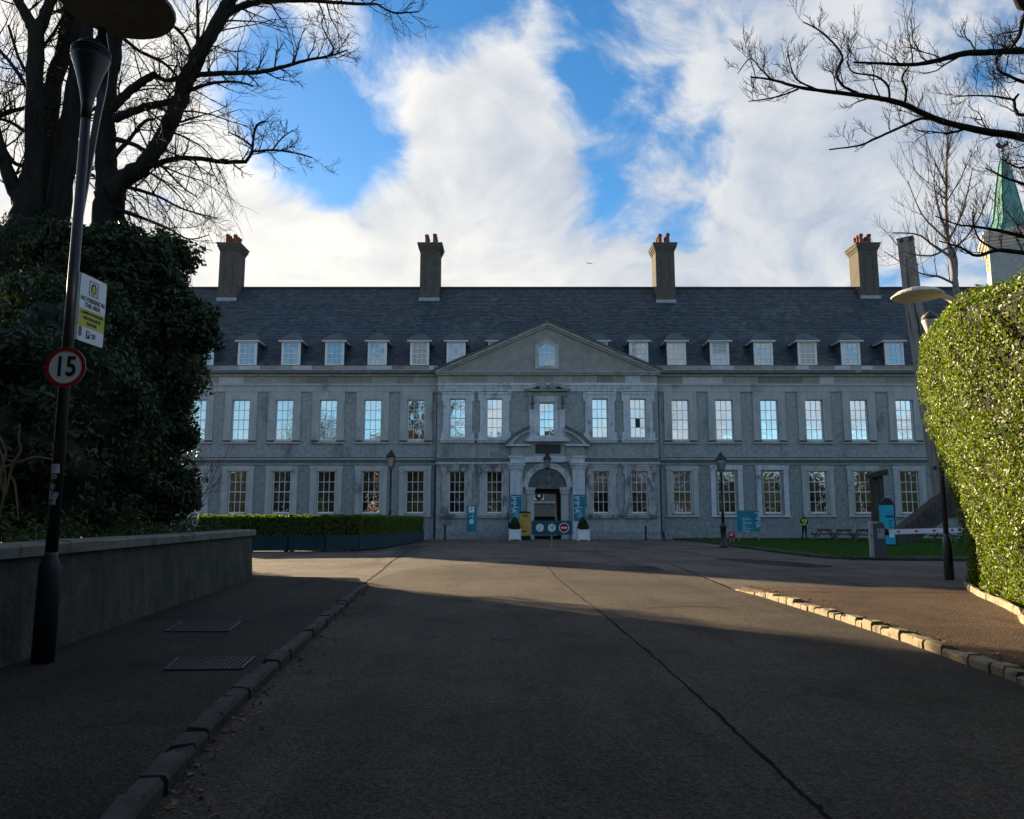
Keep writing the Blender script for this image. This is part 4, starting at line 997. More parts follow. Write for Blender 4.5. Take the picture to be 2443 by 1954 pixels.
for (r, v) in prof:
    for k in range(8): q = R(22.5+45*k); vs.append((r*1.13*math.cos(q), r*1.13*math.sin(q), tz(v)))
for i in range(len(prof)-1):
    for k in range(8): fs.append((i*8+k, i*8+(k+1)%8, (i+1)*8+(k+1)%8, (i+1)*8+k))
m.add(vs, fs); sp_ = m.obj('spire', MT['copper'], tw)
m = MB()
for k in range(8):
    q = R(22.5+45*k); m.tube([(r*1.15*math.cos(q), r*1.15*math.sin(q), tz(v)) for r, v in prof], .07, 5)
m.obj('spire_rib', MT['copper'], sp_)
m = MB(); zt = tz(372); m.tube([(0,0,zt),(0,0,tz(345))], .05, 6); m.lathe([(.05,tz(364)),(.28,tz(361)),(.05,tz(357))], 10); m.lathe([(.03,tz(356)),(.14,tz(354)),(.03,tz(352))], 10); m.obj('finial', MT['galv'], tw)
m = MB(); zc_ = tz(346); m.prism([(-.55,zc_-.1),(-.35,zc_-.35),(.1,zc_-.45),(.4,zc_-.25),(.75,zc_-.3),(.85,zc_+.1),(.72,zc_+.42),(.45,zc_+.5),(.6,zc_+.2),(.3,zc_+.0),(-.05,zc_-.05),(-.22,zc_+.35),(-.38,zc_+.42),(-.5,zc_+.28),(-.62,zc_+.2)], -.03, .03); o = m.obj('weathercock', MT['black'], tw)
m = MB(); rc = .92; zc_ = tz(621); n = 28
m.add([(-hw-.05, rc*math.cos(2*math.pi*k/n), zc_+rc*1.25*math.sin(2*math.pi*k/n)) for k in range(n)]+[(-hw+.05, rc*math.cos(2*math.pi*k/n), zc_+rc*1.25*math.sin(2*math.pi*k/n)) for k in range(n)], [tuple(range(n-1,-1,-1))]+[(k,(k+1)%n,n+(k+1)%n,n+k) for k in range(n)])
ck = m.obj('clock_face', MT['signyel'], tw)
m = MB()
for k in range(12): q = 2*math.pi*k/12; m.bar((-hw-.07, rc*.78*math.sin(q), zc_+rc*.98*math.cos(q)), (-hw-.07, rc*.92*math.sin(q), zc_+rc*1.15*math.cos(q)), .05, .08)
m.bar((-hw-.08,0,zc_),(-hw-.08,.05,zc_+.95),.05,.07); m.bar((-hw-.08,0,zc_),(-hw-.08,.3,zc_-.45),.05,.09); m.obj('clock_hands', MT['black'], ck)
# ================================================================== low wall and raised bed on the left
wa = G(595,1388); wa = Vector((wa.x, wa.y, 0)); wb = Vector((-4.95, 7.4, 0)); wd_ = (wb-wa).normalized(); wb2 = wa + wd_*26
lw = thing('retaining_wall', 'low roughcast garden wall with stone coping under the dark evergreens', 'wall', wa)
WH = 1.12; wn = Vector((-wd_.y, wd_.x, 0)); wn = wn if wn.x < 0 else -wn      # away from the path
def wp(s, off, z): p = wa + wd_*s + wn*off; return Vector((p.x-wa.x, p.y-wa.y, z))
m = MB(); LW = 26
segs = 26; vs = []; fs = []
for i in range(segs+1):
    s = LW*i/segs; b = .10 if i == 0 else 0
    vs += [wp(s-.08*(i==0), -.06, -.02), wp(s, 0, WH), wp(s, .34, WH), wp(s, .34, -.02)]
for i in range(segs):
    for j in range(3): fs.append((4*i+j, 4*i+j+1, 4*i+j+5, 4*i+j+4))
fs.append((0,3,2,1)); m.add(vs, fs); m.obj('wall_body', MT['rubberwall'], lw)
s = -.12; r6 = random.Random(5)
while s < LW-.3:
    L_ = r6.uniform(.85, 1.25); a = s+.008; b = s+L_-.008; h = WH+.14+r6.uniform(-.006,.006); q = MB(); c = wp((a+b)/2, .15, WH)
    vs = [wp(t, o_, z)-c for t in (a, b) for (o_, z) in ((-.075,WH+.002),(-.09,h-.03),(-.06,h),(.36,h),(.40,h-.03),(.40,WH+.002))]
    q.add(vs, [(i,i+1,i+7,i+6) for i in range(5)]+[(5,11,6,0),(0,5,4,3,2,1)[::-1],(6,7,8,9,10,11)][:1]+[(5,4,3,2,1,0),(6,7,8,9,10,11)])
    o = q.obj('coping_stone', MT['coping'], lw); o.location = c; s += L_
bed = structure(MB().slab([tuple((wa+wd_*0.2+wn*.3)[:2]), tuple((wa+wd_*26+wn*.3)[:2]), (-30,-6), (-30,25), (-9,24), tuple((wa+Vector((-.4,1.2,0)))[:2])], -.05, 0.98).obj('planting_bed', MT['soil']))

# ================================================================== trees
def rand_perp(d, rr):
    v = Vector((rr.gauss(0,1), rr.gauss(0,1), rr.gauss(0,1))); v -= d*v.dot(d)
    return v.normalized() if v.length > 1e-6 else Vector((1,0,0))
def twig(mb, p, d, L_, r, lev, rr, up=.25, sides=4, kids=(4,3,2), spread=.8, minr=.004, wob=.28, shrink=.58, droop=0):
    n = 4 if lev > 0 else 3; pts = [p.copy()]; dirs = [d.copy()]; cur = p.copy(); dd = d.copy()
    for i in range(n):
        dd = (dd + rand_perp(dd, rr)*wob*rr.random() + Vector((0,0,up*.35-droop*(i/n)))).normalized(); cur = cur + dd*(L_/n); pts.append(cur.copy()); dirs.append(dd.copy())
    rs = [max(r*(1-.62*i/n), minr*.8) for i in range(n+1)]
    mb.tube(pts, rs, sides if lev > 1 else 3, cap=False)
    if lev <= 0: return
    k = kids[min(lev-1, len(kids)-1)]
    for j in range(k):
        t = (j+.6+rr.uniform(-.3,.3))/k; i = min(int(t*n)+1, n); q = pts[i-1].lerp(pts[i], min(max(t*n-(i-1),0),1)); base = dirs[i]
        nd = (base + rand_perp(base, rr)*spread*rr.uniform(.7,1.3) + Vector((0,0,up))).normalized()
        twig(mb, q, nd, L_*shrink*rr.uniform(.7,1.2), max(r*.5, minr), lev-1, rr, up, sides, kids, spread, minr, wob, shrink, droop)
    twig(mb, pts[-1], (dirs[-1]+Vector((0,0,up*.3))).normalized(), L_*shrink*.9, max(r*.42, minr), lev-1, rr, up, sides, kids, spread, minr, wob, shrink, droop)
def limb(mb, pxs, D, rr=None, sides=10, sub=5):
    "guided limb: list of (u, v, radius in photo pixels[, depth])"
    pts = [at(q[0], q[1], (q[3] if len(q) > 3 else D)) for q in pxs]; rad = [q[2]*(q[3] if len(q) > 3 else D)/F for q in pxs]
    S = smooth(pts, sub); Rr = []
    for i in range(len(pts)-1):
        for k in range(sub): t = k/sub; Rr.append(rad[i]*(1-t)+rad[i+1]*t)
    Rr.append(rad[-1])
    if rr:
        S = [p+Vector((rr.gauss(0,1),rr.gauss(0,1),rr.gauss(0,1)))*Rr[i]*.07 for i, p in enumerate(S)]; Rr = [q*rr.uniform(.93,1.08) for q in Rr]
    mb.tube(S, Rr, sides, cap=False); return S, Rr
def sprout(mb, S, Rr, n, L0, rr, t0=.1, t1=1.0, up=.25, lev=2, kids=(4,3,2), spread=.8, r0=.4, minr=.004, wob=.3, droop=0, bias=None):
    for j in range(n):
        t = t0+(t1-t0)*(j+rr.random())/n; f = t*(len(S)-1); i = min(int(f), len(S)-2); p = S[i].lerp(S[i+1], f-i); d = (S[i+1]-S[i]).normalized()
        nd = (d*.5+rand_perp(d, rr)*spread + Vector((0,0,up)) + (Vector(bias) if bias else Vector())).normalized()
        twig(mb, p, nd, L0*rr.uniform(.6,1.25), min(Rr[i]*r0, .03), lev, rr, up, 4, kids, .8, minr, wob, .6, droop)

def tree_thing(name, label, base, trunk_mb, limb_mb, twig_mb, mat=None, tmat=None, group=None):
    t = thing(name, label, 'tree', base, 0, group)
    for nm, b, mt in (('trunk', trunk_mb, mat or MT['bark']), ('limbs', limb_mb, mat or MT['bark']), ('twigs', twig_mb, tmat or MT['bark'])):
        if b and b.v: o = b.obj(nm, mt, t, True, True); 
    return t
r7 = random.Random(11)
# far-left tree with two rising stems
T, Lb, Tw = MB(), MB(), MB(); D = 20.5; TS = 1.4
b0 = at(45,1250,D)
limb(T, [(40,1290,46),(44,900,44),(48,620,42),(60,520,36),(72,440,28),(80,370,22),(82,200,21),(86,75,20)], D, r7)
for pxs in ([(86,80,17),(60,30,13),(34,-20,11),(10,-120,9),(-20,-260,6)], [(86,80,18),(110,30,14),(130,-30,12),(150,-140,9),(150,-280,6)],
            [(60,500,24),(30,440,18),(5,370,15),(-20,280,14),(-40,150,12)]):
    S, Rr = limb(Lb, pxs, D, r7); sprout(Tw, S, Rr, 13, 1.3*TS, r7, .15, 1, .15, 2)
for pxs in ([(0,275,7),(40,262,6),(90,254,6),(140,262,4)], [(80,330,6),(40,300,5),(5,285,4),(-40,280,4)], [(70,400,6),(30,385,5),(0,330,4)], [(82,240,6),(40,170,5),(0,120,4)], [(84,130,5),(120,90,4),(150,40,3)]):
    S, Rr = limb(Lb, pxs, D+.3, r7, 6); sprout(Tw, S, Rr, 9, .9*TS, r7, .1, 1, .1, 2)
tree_thing('bare_tree', 'dark bare tree at the far left with a forked upright trunk', b0, T, Lb, Tw, group='bare trees over the garden wall')
# middle stems
T, Lb, Tw = MB(), MB(), MB(); D = 21.5; b0 = at(105,1240,D)
limb(T, [(108,1270,34),(108,900,32),(106,640,30),(108,470,22),(118,330,20),(124,220,21),(150,120,20),(168,20,18),(176,-80,15),(180,-220,11)], D, r7)
S2, R2 = limb(Lb, [(112,900,30),(118,650,34),(148,440,28),(166,300,26),(190,150,24),(205,20,21),(214,-120,16),(214,-280,10)], D-.4, r7)
sprout(Tw, S2, R2, 16, 1.2*TS, r7, .45, 1, .2, 2)
for pxs in ([(190,170,8),(230,100,6),(260,40,5),(270,-40,4)], [(150,420,8),(190,410,6),(225,420,4)], [(168,300,6),(210,270,5),(250,240,3)], [(124,240,7),(90,200,5),(50,150,4),(20,60,3)]):
    S, Rr = limb(Lb, pxs, D, r7, 6); sprout(Tw, S, Rr, 9, .9*TS, r7, .1, 1, .15, 2)
tree_thing('bare_tree', 'pair of slim dark leaning trunks behind the flared lamp post', b0, T, Lb, Tw, group='bare trees over the garden wall')
# right-hand tree with the long leaning limb
T, Lb, Tw = MB(), MB(), MB(); D = 21.0; b0 = at(236,1245,D)
limb(T, [(232,1280,48),(236,900,44),(240,640,40),(256,520,38),(262,460,36),(252,380,24),(252,270,23),(262,150,23),(280,40,22),(296,-60,19),(310,-200,13),(318,-330,8)], D, r7, 12)
blob(T, at(285,518,D), (.12,.12,.14), 2, .4, 2)
S, Rr = limb(Lb, [(262,470,26),(300,425,22),(345,392,20),(385,335,20),(415,270,20),(440,205,20),(478,125,18),(515,60,17),(545,5,15),(590,-70,12),(640,-180,8)], D-.3, r7, 12)
sprout(Tw, S, Rr, 26, 1.2*TS, r7, .2, 1, .1, 2, droop=.1); main = (S, Rr)
sprout(Tw, S, Rr, 7, 1.3*TS, r7, .15, .5, -.1, 2, bias=(.3,0,-.3), droop=.25)
for pxs, n, L0 in (([(365,396,9),(410,380,7),(470,378,6.5),(530,386,6),(588,386,5)], 8, .5),
               ([(588,384,4.5),(600,364,4),(604,335,3),(612,300,2.6),(635,288,2)], 8, .35), ([(603,362,3.5),(650,358,3),(700,364,2.4),(745,376,1.6)], 9, .35), ([(602,350,3),(575,330,2.4),(545,315,1.6)], 6, .3), ([(650,358,2),(672,330,1.8),(700,310,1.2)],5,.25),
               ([(272,285,12),(310,268,11),(350,255,10),(400,244,9),(415,238,7)], 7, .8),
               ([(268,262,10),(300,225,11),(340,195,10),(372,176,8)], 6, .8), ([(372,180,6),(400,192,6),(440,180,6)], 4, .5),
               ([(455,182,9),(500,176,7),(560,174,6.5),(620,172,6),(680,158,5),(735,143,4),(782,135,3.5)], 16, .55),
               ([(782,135,3),(796,118,2.6),(788,100,2.2),(768,60,1.8),(775,35,1.4)], 7, .3), ([(782,132,3),(800,130,2.4),(830,118,1.8)], 4, .3),
               ([(530,40,11),(560,22,9),(600,8,8),(650,2,6),(740,2,5),(830,8,4),(900,10,3)], 16, .6), ([(900,10,3),(940,30,2.4),(1000,28,1.8)], 6, .35), ([(650,0,4),(720,-30,4),(820,-20,3),(940,-5,2.4)], 12, .6),
               ([(415,250,6),(445,220,5),(500,200,4),(560,195,3),(605,205,2)], 9, .45), ([(455,200,6),(470,120,5),(472,40,4),(468,-30,3)], 8, .5),
               ([(300,60,6),(340,52,5),(405,58,4.5),(440,90,4),(460,135,3)], 8, .5), ([(276,75,6),(330,120,5),(390,150,4),(430,190,3)], 7, .5),
               ([(270,330,7),(320,345,6),(360,370,4),(400,410,3),(440,450,2),(470,470,1.5)], 9, .5), ([(262,430,7),(320,450,5),(380,470,3.5),(440,500,2.4),(515,520,1.4)], 12, .55),
               ([(280,500,6),(340,520,4),(400,545,3),(450,570,2),(500,560,1.2)], 10, .5), ([(262,385,7),(310,330,5),(345,290,4),(370,285,3)], 7, .5)):
    S, Rr = limb(Lb, pxs, D-.3, r7, 6); sprout(Tw, S, Rr, n, L0*TS, r7, .12, 1, .12, 2, r0=.5, minr=.006)
sprout(Tw, *main, 9, 1.6*TS, r7, .0, .35, -.25, 2, bias=(.5,0,-.4), droop=.35)
tree_thing('bare_tree', 'bare tree with one long dark limb leaning right over the sky', b0, T, Lb, Tw, group='bare trees over the garden wall')
# tree outside the right edge, its boughs reaching into the sky
T, Lb, Tw = MB(), MB(), MB(); D = 10.5; r8 = random.Random(23)
base = Vector((9.9, 10.5, 0))
T.tube(smooth([base+Vector((0,0,-.1)), base+Vector((.05,0,2)), base+Vector((-.05,.1,4)), base+Vector((-.1,0,5.6)), base+Vector((.0,-.1,8)), base+Vector((.2,-.1,10.5))],4), [.34-.012*i for i in range(21)], 12)
def right_limb(pxs, n, L0, up=.35, lev=2, kk=(4,4,3)):
    n = int(n*.85)
    S, Rr = limb(Lb, pxs, D, r8, 7); sprout(Tw, S, Rr, n, L0, r8, .08, 1, up, lev, kids=kk, spread=.7, r0=.40, minr=.0032, wob=.55)
right_limb([(2985,520,30,10.5),(2850,430,22),(2700,380,16),(2560,345,12),(2443,328,10),(2328,309,8.5),(2246,289,8),(2149,247,7),(2068,230,6),(1970,218,4.6),(1905,208,4),(1840,190,3),(1790,184,2)], 16, .55)
right_limb([(2990,330,26),(2800,210,18),(2620,150,12),(2443,122,9),(2380,124,8),(2300,128,8),(2246,142,6.5),(2180,154,5),(2100,151,3.6),(2036,149,2.2)], 17, .52)
right_limb([(2230,284,4),(2195,284,3.6),(2165,296,3.4),(2130,312,3.2),(2085,332,3),(2050,347,2.4),(1978,357,1.6)], 9, .3)
right_limb([(2045,222,3.6),(2010,204,3.4),(1996,175,3.2),(2010,140,3),(1990,105,2.6),(1950,70,2),(1915,52,1.4)], 12, .36)
right_limb([(2122,235,3.4),(2118,205,3),(2090,182,2.6),(2035,172,2.2),(2020,145,1.8)], 8, .34)
right_limb([(2158,246,3.4),(2162,215,3),(2152,185,2.6),(2168,160,2)], 6, .34)
right_limb([(1905,212,2.6),(1870,226,2.2),(1830,236,1.8),(1786,242,1.2)], 6, .26)
right_limb([(1950,214,2.6),(1905,193,2.4),(1890,170,2),(1880,130,1.6)], 7, .3); right_limb([(1840,190,2.4),(1815,165,2),(1790,140,1.6),(1760,175,1)], 7, .28)
right_limb([(2990,60,24),(2800,20,20),(2600,0,16),(2460,18,13),(2420,-12,9),(2380,-50,6),(2300,-120,3)], 10, .6)
right_limb([(2460,20,8),(2440,50,6),(2430,90,4),(2400,130,2.5)], 8, .4)
right_limb([(2700,300,9),(2560,280,6),(2443,275,4.5),(2425,265,4),(2420,240,3.4),(2430,225,3)], 4, .4)
right_limb([(2700,260,8),(2540,220,6),(2443,196,4.5),(2410,182,3.6),(2380,165,3),(2380,130,2)], 14, .42); right_limb([(2420,238,3),(2370,230,2.4),(2320,228,1.8),(2270,232,1.2)], 9, .32)
right_limb([(2950,700,14),(2700,640,9),(2540,615,7),(2443,604,6),(2380,597,5),(2330,610,4),(2290,590,2.5),(2240,575,1.6)], 14, .42, .3); right_limb([(2900,640,12),(2650,590,8),(2500,572,6),(2443,565,5),(2380,550,4),(2320,540,3),(2285,536,2),(2230,515,1.4)], 14, .42, .35)
right_limb([(2380,597,3),(2340,575,2.4),(2325,545,2),(2320,505,1.4)], 7, .35); right_limb([(2640,500,7),(2500,470,5),(2443,440,4),(2400,425,2.6),(2350,400,1.6)], 12, .4)
right_limb([(2700,470,7),(2560,420,5),(2470,395,3.6),(2430,400,2.6),(2390,380,1.6)], 8, .36)
tree_thing('bare_tree', 'bare tree beyond the right edge, knotty boughs reaching in against the sky', base, T, Lb, Tw)
# birch behind the hedge
T, Lb, Tw = MB(), MB(), MB(); D = 31.0; b0 = at(2345,1300,D)
S, Rr = limb(T, [(2345,1330,9),(2325,1000,8.5),(2290,780,8),(2281,690,7.5),(2271,620,6),(2262,580,5),(2257,500,4),(2258,420,3),(2259,350,2),(2258,285,1)], D, None, 8)
sprout(Tw, S, Rr, 20, 1.8, r8, .66, .98, .42, 2, kids=(3,3), spread=.75, r0=.5, minr=.006, wob=.22)
for pxs in ([(2279,640,4.5),(2262,610,4),(2225,585,3),(2190,560,2.2),(2130,555,1.2)], [(2281,660,4.5),(2278,610,4),(2255,570,3),(2205,520,2.2),(2180,470,1.4),(2165,430,1)], [(2262,575,3.4),(2290,520,2.6),(2310,450,2),(2320,400,1)], [(2260,560,3.4),(2240,500,2.4),(2228,440,1.8),(2232,390,1)], [(2282,680,4),(2240,660,3),(2190,650,2),(2110,600,1)], [(2268,600,3.4),(2310,560,2.6),(2345,500,2),(2365,440,1)], [(2262,590,3),(2220,610,2.4),(2160,600,1.6),(2120,560,1)]):
    S, Rr = limb(Lb, pxs, D, r8, 6); sprout(Tw, S, Rr, 8, .9, r8, .15, 1, .3, 2, kids=(3,2), spread=.7, minr=.006, wob=.22)
tree_thing('birch_tree', 'slim bare birch with pale trunk rising above the clipped hedge', b0, T, Lb, Tw, MT['birch'], MT['bark_brown'])

# ---- trees behind the viewer and beyond the left side (seen in the window panes)
def wild_tree(name, label, x, y, h, seed, tmat=None):
    rr = random.Random(seed); T, Lb, Tw = MB(), MB(), MB(); b = Vector((x,y,0)); S = smooth([b, b+Vector((rr.uniform(-.3,.3),0,h*.2)), b+Vector((rr.uniform(-.6,.6),rr.uniform(-.5,.5),h*.5)), b+Vector((rr.uniform(-1,1),rr.uniform(-1,1),h*.85))], 5)
    Rr = [h*.026*(1-.85*i/(len(S)-1)) for i in range(len(S))]; T.tube(S, Rr, 8, False)
    for j in range(16):
        t = .25+.75*j/16; f = t*(len(S)-1); i = min(int(f),len(S)-2); q = rr.uniform(0,6.28); d = Vector((math.cos(q),math.sin(q),.75)).normalized()
        twig(Lb, S[i], d, h*.36*(1.15-t*.6), Rr[i]*.55+.03, 3, rr, .2, 5, (5,5,4), .85, .022, .3, .6)
    return tree_thing(name, label, b, T, Lb, Tw, tmat or MT['bark'])
for (x, y, h, sd, lb) in ((-16,-14,19,1,'tall bare tree mirrored in the left wing windows'), (-34,-8,20,2,'broad bare tree mirrored in the leftmost windows'), (6,-22,14,3,'bare tree behind the viewer mirrored in the doorway windows'),
                     (24,-26,10,4,'small bare tree mirrored in the right wing windows'), (40,-18,9,6,'low bare tree mirrored at the right end windows'), (-6,-30,16,5,'bare avenue tree mirrored beside the pediment')):
    wild_tree('bare_tree', lb, x, y, h, sd)
# ---- brick house behind the viewer
bh = thing('brick_house', 'red brick house mirrored in the left wing windows', 'house', (-30,-52,0))
m = MB(); m.box(-12,12,-5,5,0,16); m.obj('wall', MT['brick'], bh)
m = MB(); m.add([(-12.4,-5.4,16),(12.4,-5.4,16),(12.4,5.4,16),(-12.4,5.4,16),(-12.4,0,20),(12.4,0,20)], [(0,1,5,4),(2,3,4,5),(1,2,5),(3,0,4),(3,2,1,0)]); m.obj('roof', MT['slate'], bh)
for i in range(6):
    for j in range(4):
        m = MB(); m.box(-11+i*4-.1,-11+i*4+1.5,5,5.08,1.2+j*3.8,3.4+j*3.8); m.obj('window', MT['white'], bh)
# ---- evergreen bushes
def bush(name, label, lumps, dens, size, seed, mat='ivy', core='ivy_core', zmin=.2, aspect=.42, group=None, jit=.75, thick=.30, clump=0):
    L3 = [(tuple(c), tuple(r)) for c, r in lumps]; b = Vector((L3[0][0][0], L3[0][0][1], max(zmin-.2,0)))
    t = thing(name, label, 'bush' if 'hedge' not in name else 'hedge', b, 0, group)
    mb = MB()
    for i, (c, r) in enumerate(L3):
        blob(mb, c, tuple(q*.80 for q in r), seed+i, .22, 3)
    mb.v = [(v[0],v[1],max(v[2],zmin)) for v in mb.v]
    mb.obj('shade_core', MT[core], t, True, True)
    if clump:
        rc = random.Random(seed); extra = []
        for c, r in L3:
            for k in range(int(clump*(r[0]*r[2])**.5)):
                v_ = Vector((rc.gauss(0,1), rc.gauss(0,1)-.5, rc.gauss(0,1)+.1)).normalized(); e = rc.uniform(.16,.34)*min(1.6,r[0])
                extra.append(((c[0]+v_.x*r[0]*1.0, c[1]+v_.y*r[1]*1.0, c[2]+v_.z*r[2]*1.0), (e*rc.uniform(.8,1.5), e, e*rc.uniform(.6,1.1))))
        P1, N1 = lumps_foliage(L3, dens*.75, seed, zmin, thick)
        PP_ = [P1]; NN_ = [N1]
        for k, ex in enumerate(extra):
            p_, n_ = lumps_foliage([ex], dens*1.0, seed+900+k, zmin, .7); PP_.append(p_); NN_.append(n_*.6+np.array([0,-.15,.5]))
        P = np.concatenate(PP_); N = np.concatenate(NN_)
    else: P, N = lumps_foliage(L3, dens, seed, zmin, thick)
    link('foliage', leaf_mesh('foliage', P, N, size, MT[mat], aspect, seed, jit), t, True)
    return t
def lp(u, v, D, rpx, ky=1.0, kz=1.0): r = rpx*D/F; return (tuple(at(u,v,D)), (r, r*ky, r*kz))
bush('evergreen_bush', 'big dark evergreen bush leaning over the end of the low wall', [lp(300,850,19,195), lp(245,700,18.5,165), lp(330,690,19.5,130), lp(290,1085,19,150), lp(390,960,20,72), lp(395,820,20.5,82), lp(430,780,20.5,62), lp(330,1210,18.6,110,.7,.6)], 240, .165, 31, clump=16, group='dark evergreens behind the wall')
bush('evergreen_bush', 'dark evergreen bush filling the bed at the left edge', [lp(90,930,13.5,230), lp(30,1100,12,200,.8,.8), lp(180,1060,15,160), lp(160,800,16,150), lp(210,930,17,150), lp(150,1215,14,110,.7,.6), lp(210,1215,16,110,.7,.6)], 210, .14, 47, clump=12, group='dark evergreens behind the wall')
bush('ivy_growth', 'dark ivy climbing the far-left trunks above the bushes', [lp(50,600,20,85,.7,1.1), lp(40,720,20,110,.7), lp(110,680,20.5,70,.7,1.2), lp(225,610,20.4,40,.8,1.3), lp(100,540,20.6,42,.8,1.2)], 210, .12, 53, zmin=1.0, group='dark evergreens behind the wall')
bush('evergreen_bush', 'evergreen bush out past the left edge shading the road', [((-9.5,4.5,2.8),(2.6,3.6,3.4)), ((-9,-2,2.6),(2.4,4,3.2)), ((-10,8.5,3.4),(2.2,2.6,3.4))], 60, .2, 61, group='dark evergreens behind the wall')
bush('evergreen_tree', 'unseen evergreen thicket added beyond the left end of the building to shade the forecourt', [((-38.5,59,4.5),(3.2,3,5.6)), ((-41,60,4.2),(4,3,5.6)), ((-48,60,4.2),(5,3,5.8)), ((-56,58,4.2),(5,4,5.8))], 34, .3, 67)  # added out of view to cast the far forecourt shade
bush('evergreen_bush', 'evergreen bush deeper in the bed behind the leaning one', [lp(294,1010,28,158), lp(288,860,28,158), lp(290,1150,28,140,1,.8), lp(275,735,28,130)], 90, .2, 71, group='dark evergreens behind the wall')
bush('evergreen_tree', 'unseen evergreen crown added over the viewer from the left to darken the foreground', [((-6,-2.5,10.5),(5.5,5,4)), ((-9,2,10),(4,4,4))], 22, .35, 310, zmin=6, group='evergreens behind the viewer')  # added overhead, out of view, to dim the near road
bush('evergreen_tree', 'unseen evergreen crown added over the viewer from the right to darken the foreground', [((5.5,-4,11),(6,5,4)), ((1,-7,12),(4.5,4,3.5))], 22, .35, 311, zmin=6, group='evergreens behind the viewer')  # second unseen crown, added to cut skylight on the foreground
rq = random.Random(90)
for k, (x, lb) in enumerate(((-62,'evergreen mirrored farthest left'), (-46,'evergreen mirrored in the left wing'), (-30,'evergreen mirrored left of the doorway'), (-14,'evergreen behind the viewer on the left'), (2,'evergreen right behind the viewer'), (18,'evergreen behind the viewer on the right'), (34,'evergreen mirrored right of the doorway'), (50,'evergreen mirrored in the right wing'), (66,'evergreen mirrored farthest right'))):
    h = rq.uniform(5.0,6.2)+(.8 if x < 0 else 0); bush('evergreen_tree', lb+' in the window panes', [((x,-15+rq.uniform(-2,2),h*.92),(rq.uniform(8.2,9.2),4.5,h)), ((x+rq.uniform(-4,4),-16,h*1.3),(4.5,3.5,h*.8))], 9, .5, 200+k, mat='far_leaf', group='evergreens behind the viewer')
# low undergrowth along the wall
r9 = random.Random(31); UL = []
for i in range(26):
    s = .5+i*.62; p = wa+wd_*s+wn*r9.uniform(.5,1.0); h = r9.uniform(.22,.5); UL.append(((p.x,p.y,1.0+h*.4), (r9.uniform(.3,.5), .4, h)))
P, N = lumps_foliage(UL, 420, 77, .98, .6); uo = link('undergrowth', leaf_mesh('undergrowth', P, N, .07, MT['under'], .4, 77, 1.0)); uo['kind'] = 'stuff'; uo['label'] = 'low mixed undergrowth spilling along the top of the garden wall'
# dry strap leaves at the left edge
ph = thing('strap_leaf_plant', 'dead straw-coloured strap leaves drooping at the left edge', 'plant', at(-10,1190,8.6))
for k, pts in enumerate(([(-8,1230),(-2,1150),(-6,1080),(-20,1020),(-60,1000)], [(14,1180),(30,1110),(50,1075),(45,1050),(48,1012)], [(8,1115),(40,1105),(80,1092),(112,1094),(128,1098)], [(10,1185),(2,1130),(14,1085),(4,1050),(-20,1010)], [(20,1130),(34,1150),(40,1190),(44,1240)], [(-4,1240),(10,1180),(12,1120),(0,1070)])):
    S = smooth([at(u,v,8.6+.06*k)-ph.location for u, v in pts], 5); mb = MB(); vs = []; fs = []
    for i, p in enumerate(S):
        t = (S[min(i+1,len(S)-1)]-S[max(i-1,0)]).normalized(); n = t.cross(Vector((.2,1,.1))).normalized(); w = .017*math.sin(math.pi*(.12+.86*i/(len(S)-1)))+.002
        vs += [p+n*w, p+Vector((0,-.012,0)), p-n*w, p+Vector((0,.006,0))]
    for i in range(len(S)-1):
        for j in range(4): fs.append((4*i+j,4*i+(j+1)%4,4*i+4+(j+1)%4,4*i+4+j))
    mb.add(vs, fs); mb.obj('blade', MT['straw'], ph)
# bare shrub sticking out by the wall end
T, Lb, Tw = MB(), MB(), MB(); b0 = at(425,1262,20.5); rr = random.Random(8)
for k in range(26):
    twig(Tw, b0+Vector((rr.uniform(-.5,.2),rr.uniform(-.3,.3),0)), Vector((rr.uniform(-.3,.75),rr.uniform(-.3,.3),1)).normalized(), rr.uniform(.7,1.5), .011, 2, rr, .05, 4, (3,2), .6, .005, .3)
t = thing('twiggy_shrub', 'bare twiggy shrub beside the dark bush at the wall end', 'shrub', b0); Tw.obj('twigs', MT['bark_brown'], t, False, True)

